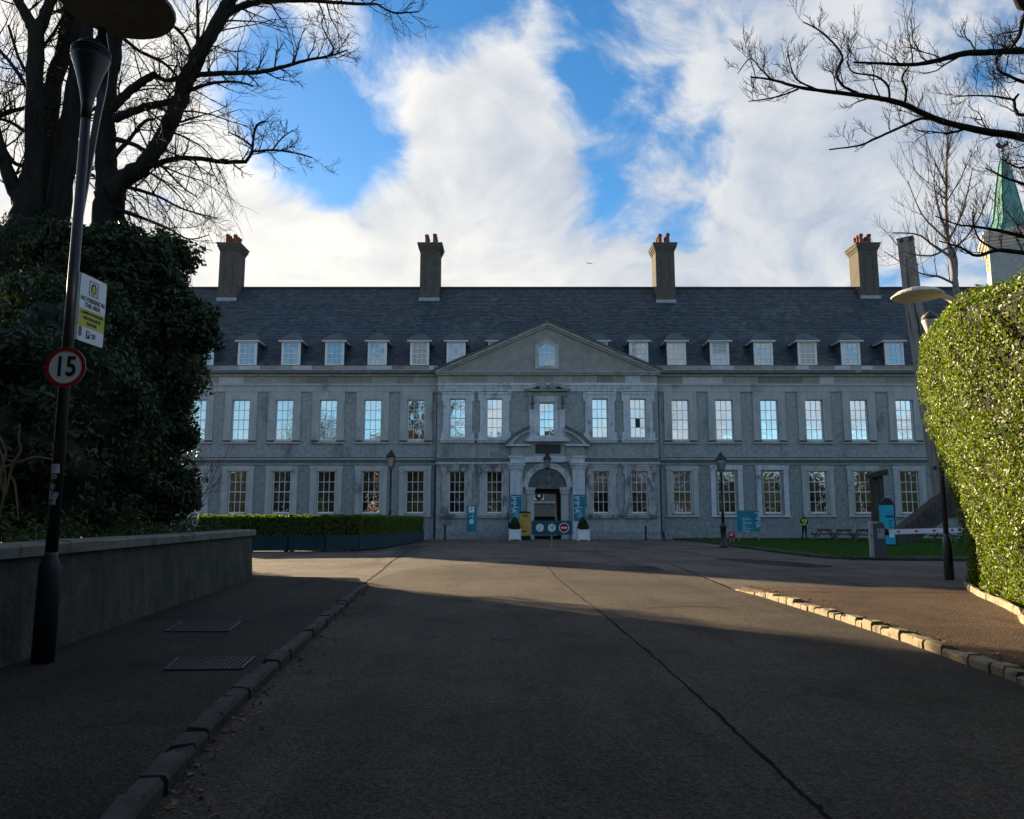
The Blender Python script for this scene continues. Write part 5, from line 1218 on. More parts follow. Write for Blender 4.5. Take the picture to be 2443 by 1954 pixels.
# ================================================================== tall clipped hedge on the right
hg = thing('clipped_hedge', 'tall clipped hedge glowing yellow-green in low sun at the right', 'hedge', (G(2308,1404).x+1.5, G(2308,1404).y-1, 0))
hbS = smooth([Vector((15.5,21.3,0)), Vector((12.6,19.9,0)), Vector((11.0,18.3,0)), G(2308,1400)+Vector((.1,0,0)), G(2330,1422)+Vector((.12,0,0)), G(2370,1442)+Vector((.15,0,0)), G(2443,1476)+Vector((.2,0,0)), Vector((7.6,9,0)), Vector((7.5,5,0)), Vector((7.7,0,0)), Vector((8,-5,0))], 8)
tot, hev = resample(hbS, None)
def hedge_face():
    rg = np.random.default_rng(5); nS = 72; nZ = 26
    def surf(s, z):
        p = hev(s*tot); q = hev(min(s*tot+.05, tot)); t = (q-p)
        if t.length < 1e-6: t = hev(tot)-hev(tot-.05)
        t.normalize(); n = Vector((t.y,-t.x,0)) if True else None
        # outward = towards the road (left of travel from far to near is +x, so take the -x side)
        if n.x > 0 and s > .25: n = -n
        if n.dot(Vector((9,12,0))-p) > 0: n = -n
        return p, n
    Hh = lambda s: 5.55-.55*min(1,max(0,(s-.28)/.25))+.10*math.sin(s*23)
    V = []; Nn = []
    from mathutils import noise
    def prof(s, k):   # k 0..1.5: up the face, then over the top
        p, n = surf(s, 0); H_ = Hh(s)
        if k <= 1:
            z = H_*k; out = .95*max(0,(z-1.0)/5.0)**1.1*(1-.0*z) - .45*max(0,(k-.86)/.14)**2
            return p+n*out+Vector((0,0,max(z,.12))), (n+Vector((0,0,-.15 if k < .86 else .6))).normalized()
        q = k-1; z = H_+.18*math.sin(min(q*3,1.57)); return p+n*(.95*(H_-1)/5-.45 - q*7)+Vector((0,0,z)), Vector((0,0,1))
    vs = []; fs = []; KS = [i/18*1.0 for i in range(19)]+[1.06,1.15,1.3,1.5]
    for i in range(nS+1):
        for k in KS:
            p, n = prof(i/nS, k); d = noise.noise(p*.9)*.16+noise.noise(p*2.6)*.07; vs.append(p+n*(d-.14))
    m_ = len(KS)
    for i in range(nS):
        for j in range(m_-1): fs.append((i*m_+j, i*m_+j+1, (i+1)*m_+j+1, (i+1)*m_+j))
    mb = MB(); mb.add(vs, fs); mb.obj('shade_core', MT['hedge_core'], hg, True, True)
    N0 = 165000; P = np.empty((N0,3)); Q = np.empty((N0,3)); c = 0
    # densest where it shows
    while c < N0:
        s = rg.random(); 
        if s > .74 and rg.random() < .9: continue
        k = rg.random()*1.22
        p, n = prof(s, k); d = noise.noise(p*.9)*.16+noise.noise(p*2.6)*.07
        hol = noise.noise(p*1.7+Vector((5,2,1)))+.5*noise.noise(p*4.1)
        if hol < -.18 and rg.random() < min(.92,(-hol-.18)*3.2+.25): continue
        pp = p+n*(d-.12+.20*rg.random()-(.10 if rg.random() < .2 else 0)); P[c] = pp; Q[c] = n; c += 1
    link('foliage', leaf_mesh('foliage', P, Q, .062, MT['hedge'], .55, 9, .65, .5), hg, True)
hedge_face()
# ================================================================== street lamps with uplighter and reflector dish
def park_lamp(name, label, loc, Hh, lean, arm_dir, group, doff):
    t = thing(name, label, 'street lamp', loc, 0, group)
    z1 = Hh
    m = MB(); m.lathe([(.108,-.02),(.106,.88),(.100,.95),(.064,1.04),(.062,1.08)], 20); bs = m.obj('base_sleeve', MT['polebl'], t, True)
    m = MB(); m.prism(rrect(.09,.26,.012,3,0,.45), -.1105, -.104); m.obj('access_door', MT['polebl'], bs)
    m = MB(); m.lathe([(.060,1.04),(.056,3.2),(.050,z1-.70)], 16); m.lathe([(.0605,2.9),(.064,2.92),(.0605,2.94)], 16); m.obj('pole', MT['polebl'], t, True)
    m = MB(); m.lathe([(.051,z1-.72),(.058,z1-.55),(.085,z1-.40),(.125,z1-.24),(.170,z1-.09),(.196,z1-.02),(.20,z1)], 24); m.obj('flared_head', MT['polebl'] if lean else MT['cream'], t, True)
    m = MB()
    for k in range(3): m.lathe([(.195,z1+.004+.035*k),(.206,z1+.016+.035*k),(.195,z1+.028+.035*k)], 24)
    m.lathe([(.19,z1+.09),(.15,z1+.15),(.06,z1+.22),(.01,z1+.25)], 24); m.obj('lamp_lens', MT['signgrey'] if not lean else MT['polebl'], t, True)
    ax, ay = arm_dir; zt = z1+.62
    m = MB(); n = 28; vs = []; fs = []
    rx, ry = .60, .60
    for (k_, zz) in ((1.0,0),(1.02,.03),(.8,.13),(.45,.20),(.02,.235)):
        for k in range(n): q = 2*math.pi*k/n; vs.append((doff+rx*k_*math.cos(q)*1.0, ry*k_*math.sin(q), zt+zz))
    for i in range(4):
        for k in range(n): fs.append((i*n+k, i*n+(k+1)%n, (i+1)*n+(k+1)%n, (i+1)*n+k))
    fs.append(tuple(range(n-1,-1,-1))); m.add(vs, fs); m.obj('reflector_dish', MT['signgrey'] if lean else MT['cream'], t)
    m = MB(); S = smooth([Vector((doff*.5,0,zt+.10)), Vector((ax*.35,ay*.35,zt+.02)), Vector((ax*.62,ay*.62,zt-.16)), Vector((ax*.66,ay*.66,zt-.55)), Vector((ax*.45,ay*.45,zt-1.15)), Vector((ax*.05,ay*.05,z1-1.9))], 5)
    vs = []; fs = []; n = len(S)
    for i, p in enumerate(S):
        w = (.05 if lean else .16)-(.02 if lean else .10)*i/(n-1); tdir = (S[min(i+1,n-1)]-S[max(i-1,0)]).normalized(); sd = Vector((-ay,ax,0)).normalized(); nn = tdir.cross(sd).normalized()
        vs += [p+sd*w-nn*.02, p+sd*w+nn*.02, p-sd*w+nn*.02, p-sd*w-nn*.02]
    for i in range(n-1):
        for k in range(4): fs.append((4*i+k,4*i+(k+1)%4,4*i+4+(k+1)%4,4*i+4+k))
    fs += [(3,2,1,0), (4*n-4,4*n-3,4*n-2,4*n-1)]; m.add(vs, fs); m.obj('arm', MT['polebl'] if lean else MT['cream'], t)
    return t
lp0 = G(100,1600); lampL = park_lamp('street_lamp', 'tall dark street lamp with flared head beside the garden wall', (lp0.x, lp0.y, .09), at(229,140,lp0.y).z-.09, True, (-.30,1.0), 'uplighter lamps by the drive', .26)
lp1 = G(2266,1390); lampR = park_lamp('street_lamp', 'street lamp half hidden by the clipped hedge with a cream dish above', (lp1.x, lp1.y, .08), at(2205,765,lp1.y).z-.08, False, (.95,-.1), 'uplighter lamps by the drive', -.28)
for o in lampR.children:
    if o.name.startswith(('pole','base_sleeve')): o.data = o.data.copy(); o.data.materials[0] = MT['pole_r']
# signs on the left lamp
def on_pole(u, v): 
    p = at(u, v, lp0.y); return p
s15 = thing('speed_sign', 'round red-ringed speed sign reading 15 on the left lamp post', 'road sign', tuple(at(156,876,lp0.y-.12)))
rs_ = 49/F*lp0.y
m = MB(); disc(m, 0, 0, rs_, 0, .004); m.obj('plate', MT['signwhite'], s15)
m = MB(); ring(m, 0, 0, rs_*.80, rs_*.995, -.004, -.001); m.obj('red_ring', MT['signred'], s15)
text(s15, '15', rs_*1.22, MT['signblack'], 0, -.003, 0, scale=(.92,1.12,1))
m = MB(); m.box(-.03,.03,.005,.06,-.10,.12); m.obj('bracket', MT['galv'], s15)
np_ = thing('no_parking_sign', 'white and yellow no parking sign on the left lamp post', 'sign', (lp0.x+.215, lp0.y+.03, at(199,742,lp0.y+.03).z), R(84))
w_, h_ = .44, .72
K_ = 1.42
m = MB(); m.prism(rrect(w_, h_, .03), 0, .005); m.obj('plate', MT['signwhite'], np_)
m = MB(); m.box(-w_/2-.03,-w_/2+.012,.006,.04,-h_/2,h_/2); m.obj('mounting_rail', MT['galv'], np_)
m = MB(); frame_ring(m, [(-.075,.155),(.075,.155),(.075,.315),(-.075,.315)], [(-.067,.163),(.067,.163),(.067,.307),(-.067,.307)], -.003, -.0005); m.obj('emblem_frame', MT['signblack'], np_)
m = MB(); ring(m, 0, .248, .024, .044, -.003, -.0005, 16, 0, math.pi); m.box(-.044,-.025,-.003,-.0005,.19,.247); m.box(.025,.044,-.003,-.0005,.19,.247); m.box(-.018,.018,-.003,-.0005,.176,.19); m.obj('emblem', MT['signblack'], np_)
m = MB(); m.box(-.024,.024,-.0028,-.0006,.192,.258); m.obj('emblem_fill', MT['signyel'], np_)
text(np_, 'NO PARKING IN', .062, MT['signblack'], 0, -.001, .098, scale=(.88,1.1,1)); text(np_, 'THIS AREA', .062, MT['signblack'], 0, -.001, .036, scale=(.88,1.1,1))
m = MB(); m.box(-w_/2+.004, w_/2-.004, -.002, -.0005, -.20, -.01); m.obj('yellow_panel', MT['signyel'], np_)
for i, tx_ in enumerate(('CLAMPING IN OPERATION', 'VEHICLE RELEASE FEE', 'TELEPHONE')): text(np_, tx_, .040, MT['signblack'], 0, -.003, -.048-.056*i, scale=(.78,1.1,1))
m = MB(); m.box(-.075,-.010,-.002,-.0005,-.315,-.23); m.obj('parking_badge', MT['navy'], np_); text(np_, 'P', .085, MT['signwhite'], -.042, -.003, -.272)
text(np_, 'PARK', .032, MT['navy'], .05, -.001, -.262); text(np_, 'RITE', .032, MT['navy'], .05, -.001, -.292)
m = MB(); m.prism(rrect(.05,.11,.016,4,-.175,-.26), -.002,-.0005); m.obj('sticker', MT['signgrey'], np_)
# stickers wrapped on the pole
def sticker(label, u, v, wpx, hpx, mat, rot=0, shape='rect'):
    p = at(u, v, lp0.y); r = .0590; w = wpx/F*lp0.y; h = hpx/F*lp0.y; ang = math.asin(max(-1,min(1,(p.x-lp0.x)/.1)))*.6; nU, nV = 9, 8; vs = []; fs = []
    for j in range(nV+1):
        for i in range(nU+1):
            a, b = (i/nU-.5)*w, (j/nV-.5)*h
            if shape == 'round':
                q = math.hypot(a/w*2, b/h*2); mx = max(abs(a/w*2), abs(b/h*2))
                if q > 0: a, b = a*mx/q, b*mx/q
            a, b = a*math.cos(rot)-b*math.sin(rot), a*math.sin(rot)+b*math.cos(rot)
            th = a/r+ang; vs.append((r*math.sin(th), -r*math.cos(th), b))
    for j in range(nV):
        for i in range(nU): k = j*(nU+1)+i; fs.append((k,k+1,k+nU+2,k+nU+1))
    mb = MB(); mb.add(vs, fs); o = mb.obj('sticker', mat); o.location = (lp0.x, lp0.y, p.z); tag(o, label, 'sticker', 'stickers on the left lamp post'); sm = o.modifiers.new('thick','SOLIDIFY'); sm.thickness = .0012
stp = srf('sticker_print', (0.55,0.58,0.62), (0.06,0.08,0.16), .5, 55, 2)
stp2 = srf('sticker_cream', (0.42,0.42,0.34), (0.16,0.16,0.12), .5, 45, 2)
sticker('square white sticker, uppermost on the left lamp post', 134, 1119, 24, 22, srf('sticker_white', (0.5,0.55,0.62), (0.4,0.45,0.5), .5, 30), .04)
sticker('small round pale sticker under the square one on the post', 131, 1138, 18, 12, stp2, 0, 'round')
sticker('round cream sticker in the middle of the lamp post group', 128, 1161, 15, 15, stp2, 0, 'round')
sticker('tilted printed sticker low on the left lamp post', 128, 1182, 25, 20, stp, -.35)
sticker('torn scrap of sticker, lowest on the left lamp post', 133, 1200, 14, 10, stp, .1)

# ================================================================== drain gratings
def grating(name, label, quad, bars, base_z, group='drain gratings in the tarmac'):
    c = sum(quad, Vector())/4; t = thing(name, label, 'drain', (c.x, c.y, base_z), 0, group)
    a, b, c2, d = [q-c for q in quad]      # near-left, near-right, far-right, far-left
    m = MB(); z = .012
    for p, q in ((a,b),(b,c2),(c2,d),(d,a)): m.bar((p.x,p.y,.004),(q.x,q.y,.004), .035, .018)
    m.obj('frame', MT['grate'], t)
    for k in range(bars):
        f = (k+.5)/bars; p = a.lerp(b, f); q = d.lerp(c2, f); m = MB(); m.bar((p.x,p.y,.003),(q.x,q.y,.003), .022, .014); m.obj('bar', MT['grate'], t)
    m = MB(); m.add([Vector((q.x,q.y,-.003)) for q in (a,b,c2,d)], [(0,1,2,3)]); m.obj('pit_shade', MT['tar'], t)  # flat black sheet stands in for the shade below the bars
KZ = KH-.012
grating('drain_grating', 'slotted grating in the left pavement nearest the viewer', [G(394,1600,KZ), G(575,1598,KZ), G(607,1570,KZ), G(425,1572,KZ)], 19, KZ+.004)
grating('drain_grating', 'second slotted grating farther along the left pavement', [G(396,1508,KZ), G(545,1508,KZ), G(575,1484,KZ), G(432,1486,KZ)], 16, KZ+.004)
grating('drain_grating', 'slotted grating out in the sunlit forecourt', [G(1488,1360), G(1580,1360), G(1560,1352), G(1478,1352)], 15, .004)

# ================================================================== planters with clipped box
def planter(label, x, y, rz, L_, seed, h=1.55):
    t = thing('hedge_planter', label, 'planter', (x,y,0), rz, 'green planters with clipped box hedge')
    m = MB(); m.box(-L_/2+.015, L_/2-.015, -.45, .45, .06, .74); m.box(-L_/2+.005, L_/2-.005, -.47, .47, .68, .76); rbev(m.obj('trough', MT['planter'], t), .008)
    for sx in (-1,1):
        for sy in (-1,1): m = MB(); m.box(sx*(L_/2-.12)-.05, sx*(L_/2-.12)+.05, sy*.36-.05, sy*.36+.05, 0, .06); m.obj('foot', MT['planter'], t)
    rg = np.random.default_rng(seed); n = 3400; top = 1.72
    m = MB(); LT = L_; L_ = L_+.14; m.box(-L_/2+.02, L_/2-.02, -.36, .36, .70, top-.1); m.obj('shade_core', MT['hedge_core'], t)
    P = []; N = []
    ar = np.array([L_*.95, L_*.95, L_*.85, .6, .6]); ar /= ar.sum()
    for q, k in zip((0,1,2,3,4), (ar*n).astype(int)):
        a = rg.uniform(-1,1,k); b = rg.random(k); dz = rg.random(k)**2*.10
        if q == 0: p = np.stack([a*L_/2, -.44+dz+.02*np.sin(a*9), .74+b*(top-.74)],1); nn = (0,-1,.1)
        elif q == 1: p = np.stack([a*L_/2, .44-dz, .74+b*(top-.74)],1); nn = (0,1,.1)
        elif q == 2: p = np.stack([a*L_/2, (b*2-1)*.45, top-dz*.6+.03*np.sin(a*7+seed)],1); nn = (0,0,1)
        elif q == 3: p = np.stack([-L_/2+.02+dz, a*.44, .74+b*(top-.74)],1); nn = (-1,0,.1)
        else: p = np.stack([L_/2-.02-dz, a*.44, .74+b*(top-.74)],1); nn = (1,0,.1)
        P.append(p); N.append(np.tile(nn,(k,1)))
    link('foliage', leaf_mesh('foliage', np.concatenate(P), np.concatenate(N), .085, MT['box'], .6, seed, .6), t)
PA_ = G(430,1322); PB_ = G(880,1312); PC_ = G(1008,1291)
row = [(PA_+Vector((-1.2,.55,0)), PB_+Vector((0,.5,0)), 6), (PB_+Vector((.1,.5,0)), PC_+Vector((0,.5,0)), 8)]
PB2 = G(872,1314); nm_ = ['hedge planter hidden behind the wall end', 'hedge planter first past the end of the low wall', 'hedge planter second past the low wall, fully in view', 'hedge planter third past the low wall', 'hedge planter at the bend of the row']
pts_l = [G(x, y) for x, y in ((470,1319),(585,1317.5),(686,1317),(775,1316.5),(858,1315),(908,1310.5),(940,1305),(965,1300.5),(988,1295.5),(1012,1290))]
labs = ['clipped hedge planter mostly hidden behind the garden wall', 'first dark teal hedge planter right of the garden wall', 'second teal hedge planter right of the garden wall', 'third teal hedge planter right of the garden wall', 'teal hedge planter where the row bends towards the building', 'teal hedge planter just past the bend in the row', 'teal hedge planter second past the bend', 'teal hedge planter last but one before the doorway end', 'teal hedge planter ending the row nearest the doorway']
for i in range(len(pts_l)-1):
    a, b = pts_l[i], pts_l[i+1]; d = b-a; ang = math.atan2(d.y, d.x); nrm = Vector((-math.sin(ang), math.cos(ang), 0)); c = (a+b)/2+nrm*.46
    gapw = .03
    planter(labs[i], c.x, c.y, ang, d.length-gapw, 100+i)

# ================================================================== lamp standards with lanterns
def lamp_standard(label, loc, top):
    t = thing('lamp_standard', label, 'lamp post', loc, 0, 'black lantern lamp posts'); h = top
    m = MB(); m.lathe([(.24,0),(.24,.10),(.19,.14),(.17,.30),(.15,.34),(.15,1.05),(.20,1.10),(.20,1.16),(.13,1.24),(.10,1.34)], 16); m.obj('base', MT['black'], t, True)
    m = MB(); m.lathe([(.085,1.3),(.075,2.0),(.09,2.04),(.07,2.1),(.058,h-1.25),(.075,h-1.22),(.05,h-1.12),(.03,h-1.05)], 14); m.obj('column', MT['black'], t, True)
    m = MB()
    for k in range(4): q = R(45+90*k); m.tube([(0,0,h-1.2),(.13*math.cos(q),.13*math.sin(q),h-1.08),(.17*math.cos(q),.17*math.sin(q),h-.98)], .016, 5)
    for k in range(4): q = R(45+90*k); m.tube([(.18*math.cos(q),.18*math.sin(q),h-.98),(.32*math.cos(q),.32*math.sin(q),h-.38)], .02, 4)
    vs = lambda r, z: [(r*math.cos(R(45+90*k)), r*math.sin(R(45+90*k)), z) for k in range(4)]
    V = []; prof = [(.19,h-1.0),(.19,h-.96)]; V = vs(.19,h-1.0)+vs(.19,h-.96); m.add(V, [(3,2,1,0),(4,5,6,7)]+[(k,(k+1)%4,4+(k+1)%4,4+k) for k in range(4)])
    P_ = [(.36,h-.40),(.36,h-.34),(.20,h-.16),(.14,h-.15),(.14,h-.08),(.16,h-.07),(.05,h-.02),(.02,h+.08)]; V = []; Fs = []
    for r, z in P_: V += vs(r, z)
    for i in range(len(P_)-1):
        for k in range(4): Fs.append((4*i+k,4*i+(k+1)%4,4*i+4+(k+1)%4,4*i+4+k))
    Fs += [(3,2,1,0), tuple(range(len(V)-4,len(V)))]; m.add(V, Fs); ln_ = m.obj('lantern', MT['black'], t)
    m = MB(); V = vs(.165,h-.965)+vs(.30,h-.405); m.add(V, [(3,2,1,0),(4,5,6,7)]+[(k,(k+1)%4,4+(k+1)%4,4+k) for k in range(4)]); m.obj('glass', MT['lampglass'], ln_)
q = G(1727,1306); lamp_standard('black lantern lamp post at the lawn edge beside the teal map board', (q.x,q.y,0), at(1724,1080,q.y).z)
DL = 47.0; q = at(930,1240,DL); lamp_standard('black lantern lamp post rising behind the row of hedge planters', (q.x,q.y,0), at(934,1075,DL).z)

# ================================================================== signs and small things at the doorway
def board(name, label, u0, u1, v0, v1, D, mat, cat='sign', th=.05, legs=None, rz=0):
    a = at(u0,(v0+v1)/2,D).x; b = at(u1,(v0+v1)/2,D).x; c = (a+b)/2; z0 = at((u0+u1)/2,v1,D).z; z1 = at((u0+u1)/2,v0,D).z; w = b-a
    t = thing(name, label, cat, (c,D,0), rz); m = MB(); m.box(-w/2,w/2,-th/2,th/2,z0,z1); m.obj('panel', mat, t)
    for lx in (legs or []): m = MB(); m.box(lx*w/2-.035,lx*w/2+.035,-.03,.03,0,z0); m.obj('post', MT['galv'], t)
    return t, w, z0, z1, -th/2-.002
# parking sign
t, w, z0, z1, yf = board('parking_sign', 'tall teal parking sign with a white P left of the doorway', 1113, 1137, 1206, 1268, 58.0, MT['teal'], legs=[0])
zz = lambda f: z0+(z1-z0)*f
m = MB(); m.prism(rrect(.40,.40,.04,4,0,zz(.85)), yf, yf+.001); m.obj('white_square', MT['signwhite'], t); text(t, 'P', .36, MT['teal'], 0, yf-.004, zz(.85))
m = MB(); m.bar((-.17,yf-.002,zz(.58)),(.17,yf-.002,zz(.58)),.02,.05); m.bar((.04,yf-.002,zz(.58)+.14),(.17,yf-.002,zz(.58)),.02,.05); m.bar((.04,yf-.002,zz(.58)-.14),(.17,yf-.002,zz(.58)),.02,.05); m.obj('arrow', MT['letter'], t)
m = MB(); disc(m, 0, zz(.38), .17, yf, yf+.001); m.obj('white_disc', MT['signwhite'], t); text(t, '15', .2, MT['signblack'], 0, yf-.004, zz(.38)); m = MB(); m.box(-.2,.2,yf,yf+.001,zz(.705),zz(.73)); m.obj('text_line', MT['letter'], t)
# banners on the pilasters
for (u0, u1, lb) in ((1218,1245,'teal banner with white letters on the left door pilaster'), (1369,1396,'teal banner with white letters on the right door pilaster')):
    t, w, z0, z1, yf = board('door_banner', lb, u0, u1, 1180, 1243, DC-.45, MT['teal'], 'banner', .03); t['group'] = 'door banners'
    text(t, 'IMMA', .62, MT['letter'], -w*.22, yf-.002, z1-.75, rot=(math.pi/2, math.pi/2, 0), scale=(.85,.85,1)); m = MB()
    m.box(-w*.2,w*.3,yf,yf+.001,z0+1.02,z0+1.05)
    for k in range(5): m.box(-w*.2,w*(.3-.03*k),yf,yf+.001,z0+.30+.12*k,z0+.33+.12*k)
    m.box(w*.15,w*.35,yf,yf+.001,z1-.16,z1-.12); m.obj('text_lines', MT['letter'], t)
# no-entry board
bd = G(1315,1311); t, w, z0, z1, yf = board('traffic_board', 'long teal board with three round traffic roundels on one post', 1268, 1364, 1242, 1276, bd.y, MT['teal_dk'], legs=[0], th=.04)
zc = (z0+z1)/2; sx = w/96
m = MB(); disc(m, (1288-1316)*sx, zc, 10.5*sx, yf, yf+.001); disc(m, (1316.5-1316)*sx, zc, 10.5*sx, yf, yf+.001); m.obj('white_disc', MT['signwhite'], t)
m = MB(); ring(m, -28*sx, zc, 9.6*sx, 10.8*sx, yf-.003, yf, 28); ring(m, .5*sx, zc, 9.6*sx, 10.8*sx, yf-.003, yf, 28); m.obj('dark_rim', MT['navy'], t)
text(t, '15', 11*sx, MT['signblack'], .5*sx, yf-.002, zc+.02); m = MB(); m.box(-3*sx,4*sx,yf-.002,yf,zc-6.2*sx,zc-5.4*sx); m.obj('text_line', MT['signblack'], t)
m = MB(); m.bar((-24.5*sx,yf-.002,zc+4*sx),(-32*sx,yf-.002,zc-4*sx),.006,1.5*sx,(0,-1,0)); m.bar((-32.5*sx,yf-.002,zc-4*sx),(-26.5*sx,yf-.002,zc-4*sx),.006,1.5*sx,(0,-1,0)); m.bar((-32*sx,yf-.002,zc-4.4*sx),(-32*sx,yf-.002,zc+1.5*sx),.006,1.5*sx,(0,-1,0)); m.obj('arrow', MT['signblack'], t)
m = MB(); disc(m, 29.5*sx, zc, 12*sx, yf, yf+.001); m.obj('white_disc', MT['signwhite'], t); m = MB(); disc(m, 29.5*sx, zc, 10.3*sx, yf-.003, yf); m.obj('red_disc', MT['signred'], t); m = MB(); m.box(22.5*sx,36.5*sx,yf-.006,yf-.002,zc-2*sx,zc+2*sx); m.obj('white_bar', MT['signwhite'], t)
# ochre totem
t, w, z0, z1, yf = board('information_totem', 'ochre yellow information totem with black top by the doorway', 1239, 1266, 1225, 1278, 59.2, MT['ochre'], th=.5)
m = MB(); m.box(-w/2,w/2,-.25,.25,0,z0-.001); m.obj('foot', MT['signblack'], t); m = MB(); m.prism([(-w/2,z1+.001),(w/2,z1+.001),(w/2,z1+.10),(0,z1+.18),(-w/2,z1+.10)], -.25,.25); m.obj('cap', MT['signblack'], t)
text(t, 'IMMA', .17, MT['signblack'], .02, yf-.002, z1-.16); text(t, '0000', .13, MT['signblack'], -.15, yf-.002, z0+.32) if False else None
m = MB(); m.box(-w*.3,w*.1,yf,yf+.001,z0+.26,z0+.36); m.box(-w*.05,w*.3,yf,yf+.001,z1-.32,z1-.29); m.obj('text_lines', MT['signblack'], t)
# topiary
def topiary(label, u, vb, D):
    p = at(u, vb, D); t = thing('topiary_planter', label, 'planter', (p.x,D,0), R(3), 'white planters with clipped cones')
    m = MB(); m.box(-.38,.38,-.38,.38,.08,.80); m.obj('tub', MT['signwhite'], t)
    m = MB()
    for sx in (-1,1):
        for sy in (-1,1): m.box(sx*.39-.045,sx*.39+.045,sy*.39-.045,sy*.39+.045,0,.86)
    for s_ in (-1,1): m.box(-.34,.34,s_*.385-.012,s_*.385+.012,.72,.80); m.box(s_*.385-.012,s_*.385+.012,-.34,.34,.72,.80)
    m.obj('corner_post', MT['white'], t)
    m = MB(); m.lathe([(.36,.78),(.38,.95),(.30,1.25),(.16,1.5),(.03,1.65)], 14); m.obj('shade_core', MT['ivy_core'], t, True)
    rg = np.random.default_rng(int(u)); n = 1500; a = rg.random(n)*6.283; k = rg.random(n)**1.3; r = np.interp(k, [0,.15,.5,.8,1], [.40,.42,.33,.18,.02]); z = .82+k*.87
    P = np.stack([r*np.cos(a), r*np.sin(a), z],1); N = np.stack([np.cos(a),np.sin(a),np.full(n,.4)],1); link('foliage', leaf_mesh('foliage', P, N, .07, MT['ivy'], .6, 3, .5), t)
topiary('white planter with dark clipped cone left of the doorway', 1228, 1270, 58.6); topiary('white planter with dark clipped cone right of the doorway', 1391, 1272, 57.5)
# bollards
for (u, v, h, lb) in ((1076,1284,1.15,'black bollard left of the teal parking sign'), (1215,1283,1.4,'dark ornate bollard against the left topiary planter'), (1541,1289,1.1,'black bollard against the wall right of the doorway'), (1584,1290,.7,'short black bollard at the foot of the right downpipe')):
    p = G(u, v); t = thing('bollard', lb, 'bollard', (p.x,min(p.y,59.5),0), 0, 'black bollards along the front'); m = MB(); m.lathe([(.10,0),(.10,.12),(.075,.16),(.065,h-.22),(.085,h-.2),(.085,h-.12),(.06,h-.08),(.03,h)], 12); m.obj('post', MT['black'], t, True); m = MB(); m.lathe([(.068,h*.6),(.09,h*.6+.02),(.068,h*.6+.05)], 12); m.obj('collar', MT['black'], t, True)
# a low doorstep rail
# map board on the lawn
t, w, z0, z1, yf = board('map_board', 'teal map board on two posts on the lawn', 1759, 1812, 1218, 1268, 54.5, MT['teal'], legs=[-.9,.9])
text(t, 'IMMA', .55, MT['letter'], w/2-.13, yf-.002, z1-.62, rot=(math.pi/2, math.pi/2, 0), scale=(.8,.8,1))
m = MB(); rr = random.Random(3)
for k in range(10): L_ = rr.uniform(.4,.8); m.box(-w*.28,-w*.28+L_*(1 if k not in (2,5) else .4),yf,yf+.001,z1-.5-.10*k-.02,z1-.5-.10*k+.012)
for k in (0,3): m.bar((-w*.44,yf,z1-.52-.3*k),(-w*.36,yf,z1-.52-.3*k),.004,.02,(0,-1,0))
m.obj('text_lines', MT['letter'], t)
# small red sign
t, w, z0, z1, yf = board('red_sign', 'small red and white sign low behind the lamp post', 1738, 1753, 1269, 1285, 50.5, MT['signred'], legs=[-.5,.5]); m = MB(); m.box(-w*.3,w*.35,yf,yf+.001,z1-.14,z1-.10); m.box(-w*.3,w*.1,yf,yf+.001,z1-.24,z1-.20); m.obj('text_lines', MT['signwhite'], t)
# picnic tables
def picnic(label, u, D, rz):
    p = at(u, 1280, D); t = thing('picnic_table', label, 'picnic table', (p.x,D,.09), rz, 'wooden picnic tables on the lawn')
    for k in range(5): m = MB(); m.box(-.95,.95,-.37+.15*k,-.24+.15*k,.74,.78); m.obj('top_plank', MT['wood'], t)
    for s_ in (-1,1):
        for k in range(2): m = MB(); m.box(-.95,.95,s_*.72-.13+.14*k,s_*.72-.01+.14*k,.44,.48); m.obj('seat_plank', MT['wood'], t)
    for sx in (-.65,.65):
        for sy in (-1,1): m = MB(); m.bar((sx,sy*.72,0),(sx,sy*.24,.735),.05,.10); m.obj('leg', MT['wood'], t)
        m = MB(); m.box(sx+.03,sx+.08,-.84,.84,.36,.435); m.box(sx+.03,sx+.08,-.36,.36,.66,.735); m.obj('cross_bar', MT['wood'], t)
for (u, D, rz, lb) in ((1968,56,R(78),'wooden picnic table nearest the standing person'), (2015,55,R(76),'wooden picnic table in the middle of the three'), (2062,54,R(75),'wooden picnic table beside the barrier post'), (2262,50,R(40),'wooden picnic table half hidden by the hedge')): picnic(lb, u, D, rz)
# turquoise totem
q = G(2122,1307); t, w, z0, z1, yf = board('turquoise_totem', 'tall bright turquoise ticket totem with black rounded top on the lawn', 2103, 2131, 1205, 1308, q.y, MT['teal_bright'], 'totem', .35)
m = MB(); n = 12; m.prism([(w/2*math.cos(math.pi*k/n)*1.0, z1+.001+.38*math.sin(math.pi*k/n)) for k in range(n+1)], -.18,.18); m.obj('cap', MT['signblack'], t)
m = MB(); m.box(w/2+.001,w/2+.05,-.18,.18,.09,z1+.1); m.obj('dark_edge', MT['signblack'], t); m = MB(); m.box(-w*.75,w*.75,-.4,.4,.08,.20); m.obj('plinth', MT['signblack'], t)
text(t, 'IMMA', .2, MT['navy'], .12, yf-.002, z1-.62); 
m = MB()
for k in range(5): m.box(0,.25-.05*(k%3),yf,yf+.001,z1-.86-.12*k,z1-.82-.12*k)
m.obj('text_lines', MT['navy'], t); m = MB(); m.box(0,.26,yf,yf+.001,z1-1.72,z1-1.5); m.obj('white_label', MT['signwhite'], t)
